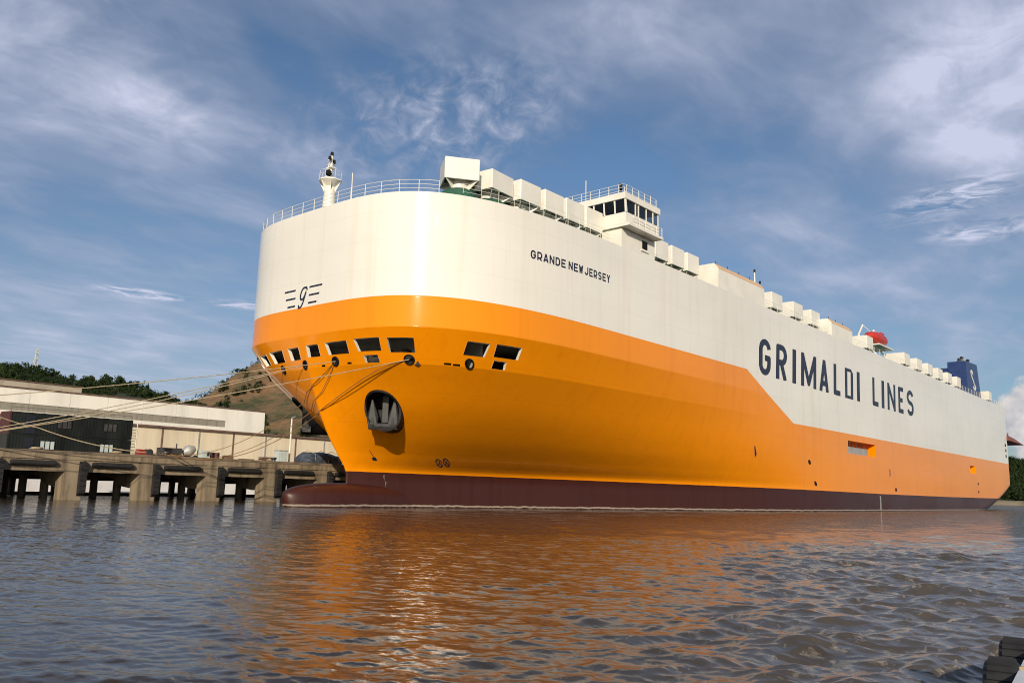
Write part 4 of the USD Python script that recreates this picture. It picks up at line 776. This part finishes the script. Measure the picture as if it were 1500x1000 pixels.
def forest(name, label, spots, sizes, seed):
    pi = UsdGeom.PointInstancer.Define(stage, '/World/' + name); paths = []
    for k in range(5):
        pr_ = put(f'/World/{name}', 'crown', crown(seed + k), LEAF); paths.append(pr_.GetPath())
    g = np.random.default_rng(seed); n = len(spots)
    pi.CreatePrototypesRel().SetTargets(paths); pi.CreateProtoIndicesAttr(Vt.IntArray.FromNumpy(g.integers(0, 5, n).astype(np.int32)))
    pi.CreatePositionsAttr(Vt.Vec3fArray.FromNumpy(np.asarray(spots, np.float32))); s_ = np.stack([sizes, sizes, sizes * (.8 + .6 * g.random(n))], 1)
    pi.CreateScalesAttr(Vt.Vec3fArray.FromNumpy(s_.astype(np.float32)))
    an = g.random(n) * math.pi; pi.CreateOrientationsAttr(Vt.QuathArray([Gf.Quath(float(math.cos(x)), 0, 0, float(math.sin(x))) for x in an]))
    tag(pi.GetPrim(), label, 'trees', kind='stuff')
g = np.random.default_rng(31); n = 5200; x, y = g.uniform(-240, 340, n), g.uniform(300, 520, n); z = ridge1(x, y); k = z > 10
forest('hill_forest', 'dense green trees covering the hill behind the warehouse', np.stack([x, y, z - .8], 1)[k], (1.3 + 1.7 * g.random(n) ** 1.4)[k], 40)
n = 2600; x, y = g.uniform(160, 420, n), g.uniform(225, 420, n); z = ridge2(x, y); k = (z > 8) & ((y > 300 + 30 * (fb(x, y, .04, 3, 2) - .5)) | (fb(x, y, .035, 3, 6) > .60))
forest('quarry_shrubs', 'scattered green shrubs on the top and benches of the quarried hillside', np.stack([x, y, z - .4], 1)[k], (.7 + 1.5 * g.random(n) ** 2)[k], 50)
n = 1500; x, y = g.uniform(715, 900, n), g.uniform(60, 240, n); z = ridge3(x, y); k = z > 3
forest('far_forest', 'green trees covering the far hill beyond the stern', np.stack([x, y, z - .8], 1)[k], (2.2 + 2.2 * g.random(n))[k], 60)
# lattice mast on the ridge
lm = thing('radio_mast', (163.5, 452, 52.0), 'slender lattice radio mast on the left wooded ridge', 'mast'); m = MB()
for sx_, sy_ in ((1, 1), (1, -1), (-1, 1), (-1, -1)): m.tube([(sx_ * 1.1, sy_ * 1.1, -2), (sx_ * .25, sy_ * .25, 13)], .16, 4)
for q in range(9):
    z = q * 1.4; w_ = 1.1 - .85 * (z + 2) / 15; m.tube([(-w_, -w_, z), (w_, -w_, z + 1.2)], .09, 4); m.tube([(w_, w_, z), (-w_, w_, z + 1.2)], .09, 4); m.tube([(-w_, w_, z), (-w_, -w_, z + 1.2)], .09, 4)
m.build(lm, 'lattice', GALV); m = MB()
for q in (8, 11, 12.5): m.lathe([(0, -.5), (.7, -.5), (.7, .5), (0, .5)], 10, (0, -.6, q), (0, 1, 0))
m.build(lm, 'antenna_drum', PALEB)

# --- buildings -------------------------------------------------------------------------
# long white warehouse
WX0, WX1, WY, WHZ = 20.0, 113.0, 172.0, 18.3 - .2
wh_ = thing('warehouse', (66, WY, 3.5), 'long white warehouse with a grey louvre strip under its roof', 'warehouse')
def slab(w, x0_, x1_, z0_, z1_, d0, d1, mat, name): return MB().box((x0_ - 66, d0, z0_ - 3.5), (x1_ - 66, d1, z1_ - 3.5)).build(w, name, mat)
xs = np.linspace(WX0 - 60, WX1, 22)
for a, b_ in zip(xs[:-1], xs[1:]):
    slab(wh_, a + .03, b_ - .03, 3.4, 13.9, 0, .3, WALLW, 'wall_panel'); slab(wh_, a + .03, b_ - .03, 15.35, WHZ, 0, .3, WALLW, 'wall_panel')
lx1 = 103.0
slab(wh_, lx1, WX1, 13.9, 15.35, 0.002, .302, WALLW, 'wall_panel')
xs = np.arange(WX0 - 60, lx1 - 1, 3.0)
for a in xs: slab(wh_, a, min(a + 2.96, lx1), 13.92, 15.33, .12, .3, LOUVRE, 'louvre')
slab(wh_, WX1 - .3, WX1, 3.4, WHZ, .31, 30, WALLW, 'end_wall'); slab(wh_, WX0 - 60, WX1 + .3, WHZ, WHZ + .22, -.25, 30, ROOFB, 'roof')
# lower cream shed in front
SX0, SX1, SY, SZ = 24.0, 118.0, 138.0, 10.6
REDM = paint('machine_red', (0.30, 0.03, 0.025), .5, .15)
sh = thing('quay_shed', (70, SY, 3.5), 'low cream shed with brown roof edge in front of the white warehouse', 'shed')
xs = np.linspace(SX0, SX1, 15)
for i_, (a, b_) in enumerate(zip(xs[:-1], xs[1:])):
    MB().box((a + .05 - 70, 0, -.1), (b_ - .05 - 70, .3, SZ - 3.5)).build(sh, 'wall_panel', WALLC)
    MB().box((a - .12 - 70, -.12, -.1), (a + .12 - 70, .0, SZ - 3.5)).build(sh, 'downpipe', ROOFB if i_ % 2 else GALV)
    c = (a + b_) / 2
    if i_ % 2 == 0:
        w_ = MB().box((c - 1.3 - 70, -.04, 1.3), (c + 1.3 - 70, .0, 2.3)).build(sh, 'window', BLACK); fr = MB()
        for q in (-1.35, -.45, .45, 1.3): fr.box((c + q - 70 - .05, -.07, 1.28), (c + q - 70 + .05, -.01, 2.32))
        fr.build(w_, 'frame', WPAINT)
MB().box((SX0 - .3 - 70, -.5, SZ - 3.5), (SX1 + .3 - 70, 14, SZ - 3.2)).build(sh, 'roof', ROOFB); MB().box((SX1 - .3 - 70, .31, -.1), (SX1 - 70, 14, SZ - 3.5)).build(sh, 'end_wall', WALLC)
# sloping conveyor gallery over the warehouse roof
cg = thing('conveyor_gallery', (30, 186, 3.5), 'beige covered conveyor gallery above the warehouse roof', 'conveyor')
MB().hull([(x, y, z) for x, z0_ in ((-70, 15.8), (47, 15.3)) for y in (0, 3.2) for z in (z0_, z0_ + 2.0)]).build(cg, 'gallery', paint('gallery_beige', (0.42, 0.37, 0.29), .8, .15, nscale=.4)); MB().hull([(x, y, z) for x, z0_ in ((-70, 17.82), (47.2, 17.32)) for y in (-.3, 3.5) for z in (z0_, z0_ + .15)]).build(cg, 'roof', ROOFB)
for x in (-50, -10, 25, 40):
    for y in (.5, 2.2): MB().box((x, y, 0), (x + .5, y + .5, 15.4)).build(cg, 'trestle', GALV)
MB().hull([(12, -.6, 13.2), (15, -.6, 13.2), (12.5, -.6, 15.6), (14.5, -.6, 15.6), (12, 1, 13.2), (15, 1, 13.2), (12.5, 1, 15.6), (14.5, 1, 15.6)]).build(cg, 'hood', GREEN)

# --- pier ----------------------------------------------------------------------------
pier = thing('pier', (31.4, QY, 0), 'long concrete pier on heavy piers with black rubber fenders', 'pier')
SPAN, NB = 6.52, 20
px0, px1 = -6 * SPAN - 3, 14 * SPAN
for kx in range(-6, 14):
    x = kx * SPAN
    MB().box((x - SPAN / 2 + .012, .0, 3.35), (x + SPAN / 2 - .012, 21, QZ)).build(pier, 'deck_slab', CONC)
    ed = MB().box((x + .78, .12, 2.35), (x + SPAN - .78, .9, 3.348)); ed.build(pier, 'edge_beam', CONC)
    MB().lathe([(0, -1.75), (.2, -1.75), (.24, -1.6), (.24, 1.6), (.2, 1.75), (0, 1.75)], 10, (x + SPAN / 2 - .1, -.08, 2.98), (1, 0, 0)).build(pier, 'edge_fender', RUBBER, 50)
    # front pillar with its haunch, and the cross wall running back on piles
    MB().hull([(x - .8, .05, -1.5), (x + .72, .05, -1.5), (x - .8, 1.7, -1.5), (x + .72, 1.7, -1.5), (x - .8, .05, 3.345), (x + .72, .05, 3.345), (x - .8, 1.7, 3.345), (x + .72, 1.7, 3.345)]).build(pier, 'pillar', CONC)
    MB().prism([(1.72, 3.345), (20.8, 3.345), (20.8, 2.0), (6.5, 2.0), (4.3, 1.2), (1.72, 1.0)], x - .5, x + .45, 0).build(pier, 'cross_wall', CONC)
    for q in (6.0, 11.0, 15.5, 20.2): MB().lathe([(0, -1.6), (.36, -1.6), (.36, 2.02), (0, 2.02)], 10, (x, q, 0)).build(pier, 'pile', CONC, 60)
    for q in (6.0, 20.2): MB().lathe([(0, -1.6), (.34, -1.6), (.34, 2.5), (0, 2.5)], 10, (x + SPAN * .36, q, 0)).build(pier, 'pile', CONC, 60)
    fd = MB().hull([(x + .28, a, z) for x in (x + .02, x + 1.22 - .62) for a, z in ((-.02, .35), (-.42, .6), (-.42, 3.0), (-.02, 3.25))]); f_ = fd.build(pier, 'fender', RUBBER)
    rb_ = MB()
    for z in np.arange(.8, 3.0, .42): rb_.box((x + .33, -.5, z), (x + .85, -.40, z + .2))
    rb_.build(f_, 'rib', RUBBER)
MB().box((px0, 20.4, 1.62), (px1, 20.9, 3.344)).build(pier, 'rear_beam', CONC); MB().box((px0, 20.5, -1.5), (px1, 20.95, .34)).build(pier, 'rear_sill', CONC)
MB().box((px0, -.05, QZ), (px1, .22, QZ + .22)).build(pier, 'kerb', paint('kerb_concrete', (.20, .155, .11), .9, .35, nscale=.5))
for X in (-41.4, -30.4, -11.4, 8.3, 20.0, 34.0):
    MB().lathe([(0, 0), (.28, 0), (.24, .1), (.2, .35), (.32, .5), (.3, .6), (0, .64)], 14, (X, .7, QZ), None).build(pier, 'bollard', STEEL, 40)

# --- things standing on the pier ----------------------------------------------------------
CONTD = paint('office_door', (0.012, 0.016, 0.028), .5, .15)
def office(z, label, extra):
    o = thing('container_office', (32.2, 94.0, z), label, 'container', None)
    H = 2.25; MB().box((0, 0, 0.04), (12.6, 2.4, H - .04)).build(o, 'body', CONT)
    rb_ = MB()
    for x in np.arange(.4, 12.5, .31): rb_.box((x, -.035, .12), (x + .15, .004, H - .12))
    rb_.build(o, 'corrugation', CONT); MB().box((-.01, -.06, 0), (.18, 2.46, H)).build(o, 'end_post', MAROON if extra else CONT)
    MB().box((0, -.05, H - .12), (12.6, .0, H)).build(o, 'top_rail', CONT)
    for x in ((4.6, 9.4) if extra else (3.1, 9.2)):
        w_ = MB().box((x, -.06, .85), (x + 1.5, .0, 1.65)).build(o, 'window', PALEB if not extra else STEEL); fr = MB()
        for q in (0, .47, .98, 1.45): fr.box((x + q - .02, -.09, .83), (x + q + .05, -.05, 1.67))
        fr.build(w_, 'frame', BLACK)
    MB().box((1.6, -.055, .08), (2.5, .0, 1.95)).build(o, 'door', CONTD)
    return o
office(QZ, 'dark green container office standing on the pier, lower of two stacked', 0); o2 = office(QZ + 2.25, 'dark green container with maroon end, stacked on the lower office', 1)
rail_mesh([(0.1, .05, 2.2), (12.5, .05, 2.2)], .5, 2.5, .03, .02, (1.0,)).build(o2, 'roof_rail', STEEL)
m = thing('outside_stair', (44.95, 94.6, QZ), 'white steel ladder stair at the right end of the container offices', 'stair')
q = MB()
for x in (0, .7): q.tube([(x, 0, 0), (x, 0, 4.2)], .06, 6)
for z in np.arange(.3, 4.4, .32): q.tube([(0, 0, z), (.7, 0, z)], .035, 5)
q.build(m, 'ladder', WPAINT)
# small machines and boxes near the pier edge
o = thing('winch_machine', (38.55, 79.2, QZ), 'small red winch machine on the pier edge right of the container offices', 'winch'); MB().box((0, 0, 0), (1.5, 1.1, .2)).hull([(.1, .1, .2), (.95, .1, .2), (.1, 1.0, .2), (.95, 1.0, .2), (.2, .2, .85), (.8, .2, .8), (.2, .9, .85), (.8, .9, .8)]).build(o, 'body', REDM); MB().lathe([(0, -.4), (.36, -.4), (.36, -.33), (.2, -.31), (.2, .31), (.36, .33), (.36, .4), (0, .4)], 14, (1.22, .55, .55), (0, 1, 0)).build(o, 'drum', STEEL)
o = thing('generator_cabinet', (41.0, 79.3, QZ), 'dark grey generator cabinet on the pier between the red winch and the mixer', 'cabinet'); MB().box((0, 0, .1), (2.0, 1.2, 1.12)).box((.1, .1, 0), (1.9, 1.1, .1)).build(o, 'cabinet', STEEL); q = MB()
for z in np.arange(.25, 1.0, .12): q.box((.2, -.03, z), (.9, .002, z + .06))
q.build(o, 'louvres', BLACK); MB().tube([(1.7, .6, 1.12), (1.7, .6, 1.6)], .06, 8).build(o, 'exhaust', STEEL)
o = thing('cement_mixer', (43.1, 79.3, QZ), 'grey mixer machine right of the dark cabinet on the pier', 'machine'); MB().lathe([(0, -.6), (.3, -.6), (.55, -.15), (.55, .2), (.25, .65), (0, .65)], 16, (.85, .45, .95), (.9, -.2, .4)).build(o, 'drum', GALV, 40); MB().box((0, .1, .3), (1.7, .8, .42)).box((.1, .1, 0), (.2, .2, .3)).box((1.5, .6, 0), (1.6, .7, .3)).box((.75, .3, .42), (.95, .6, .7)).build(o, 'frame', STEEL)
for wx in (.35, 1.35): MB().lathe([(.1, -.08), (.27, -.08), (.27, .08), (.1, .08), (.1, -.08)], 14, (wx, -.02, .27), (0, 1, 0)).build(o, 'wheel', RUBBER)
o = thing('switch_cabinet', (45.05, 79.3, QZ), 'pale blue square cabinet on the pier, left of the red drums', 'cabinet'); MB().box((0, 0, .1), (1.0, .8, 1.05)).box((.1, .1, 0), (.9, .7, .1)).build(o, 'cabinet', PALEB); MB().box((.08, -.03, .2), (.6, .0, .98)).build(o, 'door', PALEB); MB().box((.66, -.03, .5), (.92, 0, .9)).build(o, 'vent', STEEL)
for i_, (x, lb_) in enumerate(((46.35, 'red oil drum on the pier, the one touching the pale blue square cabinet'), (47.0, 'red oil drum on the pier, farther right from the pale blue square cabinet'))):
    o = thing('oil_drum', (x, 79.7, QZ), lb_, 'drum', 'oil drums on the pier'); MB().lathe([(0, 0), (.3, 0), (.31, .3), (.3, .32), (.31, .6), (.3, .62), (.31, .9), (.28, .9), (0, .88)], 14).build(o, 'drum', MAROON, 40); MB().lathe([(0, .0), (.04, 0), (.04, .04), (0, .04)], 8, (.15, 0, .88)).build(o, 'cap', STEEL)
o = thing('utility_booth', (54.65, 79.9, QZ), 'tall pale blue booth on the pier left of the lamp post', 'booth'); MB().box((0, 0, .1), (1.05, .9, 1.5)).build(o, 'body', PALEB); MB().box((-.06, -.06, 1.5), (1.11, .96, 1.58)).build(o, 'roof', GALV); MB().box((.2, -.03, .2), (.8, .0, 1.4)).build(o, 'door', PALEB); MB().box((-.05, -.05, 0), (1.1, .95, .1)).build(o, 'plinth', CONC)
o = thing('lamp_post', (56.45, 80.6, QZ), 'pale lamp post on the pier just left of the ship bow', 'lamp post'); MB().tube([(0, 0, 0), (0, 0, 5.2)], [.11, .08], 8).build(o, 'pole', WPAINT); MB().hull([(-.1, -.1, 5.15), (.1, -.1, 5.15), (-.1, -.9, 5.4), (.1, -.9, 5.4), (-.1, -.1, 5.3), (.1, -.1, 5.3), (0, -.9, 5.5)]).build(o, 'lamp_head', GALV); MB().box((-.22, -.22, 0), (.22, .22, .22)).build(o, 'foot', CONC)
o = thing('tarp_pile', (60.2, 80.2, QZ), 'pile of cargo under a blue grey tarpaulin on the pier behind the bow', 'cargo')
g_ = trimesh.creation.icosphere(4); v = np.array(g_.vertices); v = np.sign(v) * np.abs(v) ** .55; v[:, 2] = np.maximum(v[:, 2], -.2) + .2; dn = meshkit.fbm(v * 2.2 + 4, 4, 3) - .5
v = v * [2.7, 1.5, 1.25] * (1 + .3 * dn[:, None]); v[:, 2] += .35 * (meshkit.noise(v * .9, 4) - .5) * (v[:, 2] > .5); put(o, 'tarpaulin', (v, np.array(g_.faces)), TARP, True)
for x in (-1.6, 0.2, 1.7): MB().tube([(x, -1.55, .1), (x + .05, -1.4, 1.3), (x, 0, 1.75), (x, 1.4, 1.3)], .03, 5).build(o, 'lashing', ROPE)
o = thing('pallet_stack', (53.1, 80.4, QZ), 'stack of dark timber pallets on the pier, left of the pale blue booth', 'pallets')
for q in range(5):
    m = MB()
    for y in (0, .5, 1.0): m.box((0, y, q * .16), (1.2, y + .1, q * .16 + .1))
    for x in np.arange(0, 1.2, .2): m.box((x, 0, q * .16 + .1), (x + .12, 1.1, q * .16 + .125))
    m.build(o, 'pallet', ROOFB)
for i_, (x, y, w_, h_, lb_) in enumerate(((40.3, 80.2, .5, .5, 'small dark crate on the pier just left of the grey generator cabinet'), (48.2, 79.8, .8, .7, 'dark crate on the pier right of the red oil drums'), (50.2, 80, 1.4, .45, 'long low dark crate on the pier between the drums and the pallet stack'))):
    o = thing('crate', (x, y, QZ), lb_, 'crate'); MB().box((0, 0, 0), (w_, .8, h_)).build(o, 'body', ROOFB)
    for z in np.arange(.06, h_ - .1, .2): MB().box((-.02, -.025, z), (w_ + .02, .0, z + .14)).build(o, 'board', ROOFB)
for i_, (x, y, r_, lb_) in enumerate(((28.6, 76.6, .55, 'coil of tan rope lying on the pier in front of the container offices'), (35.4, 76.7, .5, 'coil of tan rope on the pier just left of the red winch'), (51.6, 76.8, .5, 'coil of tan rope on the pier left of the pallet stack'))):
    o = thing('rope_coil', (x, y, QZ), lb_, 'rope coil'); t = np.linspace(0, 1, 160); MB().tube(np.stack([(r_ - .25 * (t * 6 % 2 / 2)) * np.cos(t * 38), (r_ - .25 * (t * 6 % 2 / 2)) * np.sin(t * 38), .05 + .38 * t], 1), .05, 6).build(o, 'coil', ROPE, True)
# --- work boat that carries the camera: its port gunwale and tyre fenders show at lower right
rz = 5.9
boat = thing('work_boat', (3.0, -.63, 0), 'white gunwale of a work boat with black tyre fenders at the lower right corner', 'boat', rotz=rz)
hw = 1.48
def outline(off=0.0, n=14):
    t = np.linspace(0, 1, n); x = np.concatenate([[-4.5, 5.2], 5.2 + 2.6 * np.sin(t * math.pi / 2)]); y = np.concatenate([[hw, hw], hw * np.cos(t * math.pi / 2) ** .8])
    p = np.stack([x, y], 1)[:-1]; return Polygon(np.vstack([p, p[::-1] * [1, -1]])).buffer(0).buffer(-off)
o0, o1 = outline(), outline(.09)
MB().prism(o0.buffer(-.02), -.35, .2).build(boat, 'hull', BWHITE); MB().prism(o1, .2, .23).build(boat, 'deck', BDECK); MB().prism(o0.buffer(-.02).difference(o1), .2, .54).build(boat, 'bulwark', BWHITE)
for x in (-2, 1, 4.1):
    MB().lathe([(0, 0), (.07, 0), (.06, .03), (.045, .12), (.07, .15), (.07, .18), (0, .19)], 12, (x, hw - .3, .23)).build(boat, 'cleat', STEEL, 40)
MB().tube([(t, hw + .075, .47 + .02 * math.sin(t * 9)) for t in np.linspace(-4.2, 5.2, 60)], .03, 8).build(boat, 'rubbing_strake', RUBBER)
MB().prism(o0.buffer(.05, join_style=1).difference(outline(.13)), .54, .60).build(boat, 'cap_rail', BWHITE)
for x in (4.62, 6.05 - 1.0 + .75):
    t_ = MB(); g2 = np.linspace(0, 2 * math.pi, 25); prof = [(.16, -.10), (.27, -.115), (.30, -.08), (.30, .08), (.27, .115), (.16, .10), (.17, 0), (.16, -.10)]
    t_.lathe(prof, 26, (x, hw + .16, .35), (0, 1, 0)); ty = t_.build(boat, 'tyre_fender', RUBBER, 50)
    for q in np.arange(26) * 2 * math.pi / 26:
        MB().hull([(x + r_ * math.cos(q + da), hw + .16 + dy, .35 + r_ * math.sin(q + da)) for r_ in (.292, .312) for da in (-.07, .07) for dy in (-.085, .085)]).build(ty, 'tread_lug', RUBBER)
    MB().tube([(x - .05, hw + .16, .58), (x - .05, hw - .02, .62), (x - .05, hw - .15, .6)], .015, 6).build(ty, 'lanyard', ROPE)

# --- mooring ropes -------------------------------------------------------------------------
def rope(pts, sag, r, label, mat=ROPE, n=40):
    p = np.asarray(pts, float); segs = []
    for k in range(len(p) - 1):
        t = np.linspace(0, 1, n)[:, None]; q = p[k] * (1 - t) + p[k + 1] * t; q[:, 2] -= 4 * sag[k] * (t * (1 - t))[:, 0]; segs.append(q if k == 0 else q[1:])
    m = MB().tube(np.vstack(segs), r, 7)
    return tag(put('/World', 'mooring_rope', (np.vstack(m.v), np.vstack(m.f)), mat, True), label, 'rope')
FLw = lambda s, u, z: SHIP + hull_pt(s, np.array(u), np.array(z), .02)
B_ = lambda X, dz=.45: np.array([X, QY + .7, QZ + dz]); HP = lambda sd, u, z, o=.14: SHIP + hull_pt(sd, np.array(u), np.array(z), o)
f1, f2, f3, f4 = FLw(PORT, .0985, 11.72), FLw(PORT, .0325, 11.76), FLw(STBD, .0035, 11.70), FLw(STBD, .0410, 11.62)
G_ = 'mooring ropes between the bow and the pier'
ropes = [
    rope([f2, B_(1.0)], [.6], .034, 'highest tan mooring rope running far left from the fairlead under the middle window'),
    rope([f4, B_(20.0)], [.3], .034, 'tan mooring rope leaving the lowest leftmost bow fairlead towards the left'),
    rope([f3, B_(20.0, .40)], [.6], .034, 'tan mooring rope from the fairlead on the stem line towards the left'),
    rope([f1, B_(20.6)], [.3], .034, 'thin tan mooring rope crossing the orange bow from the port fairlead to the far left'),
    rope([f2, HP(PORT, .02, 11.0, .2), HP(PORT, .006, 10.2, .2), HP(STBD, .012, 9.6, .2), HP(STBD, .032, 8.9, .15), B_(38.6)], [0, 0, 0, 0, 1.7], .028, 'brown rope hanging steeply from the second fairlead round the stem, then sagging to the pier', ROPED),
    rope([f2, HP(PORT, .023, 10.7, .2), HP(PORT, .011, 9.6, .2), HP(STBD, .002, 8.8, .2), HP(STBD, .025, 8.1, .15), B_(39.3)], [0, 0, 0, 0, 1.9], .028, 'brown rope hanging just right of the steep one from the second fairlead', ROPED),
    rope([f1, HP(PORT, .085, 11.45, .22), HP(PORT, .072, 11.05, .25), HP(PORT, .058, 10.5, .25), HP(PORT, .044, 9.9, .25), HP(PORT, .03, 9.3, .25), HP(PORT, .017, 8.7, .25), HP(PORT, .005, 8.15, .2), HP(STBD, .012, 7.7, .15), B_(40.0)], [0, 0, 0, 0, 0, 0, 0, 0, 1.8], .034, 'brown rope curving down across the orange bow from the port fairlead to the stem', ROPED),
    rope([np.array([26.2, 79.5, QZ + 3.0]), np.array([29.5, 79.2, QZ + 2.2]), np.array([37.8, QY + .7, QZ + .45])], [.1, .35], .045, 'tan rope slanting down across the front of the dark container offices')]
for o in ropes: tag(o, group=G_)
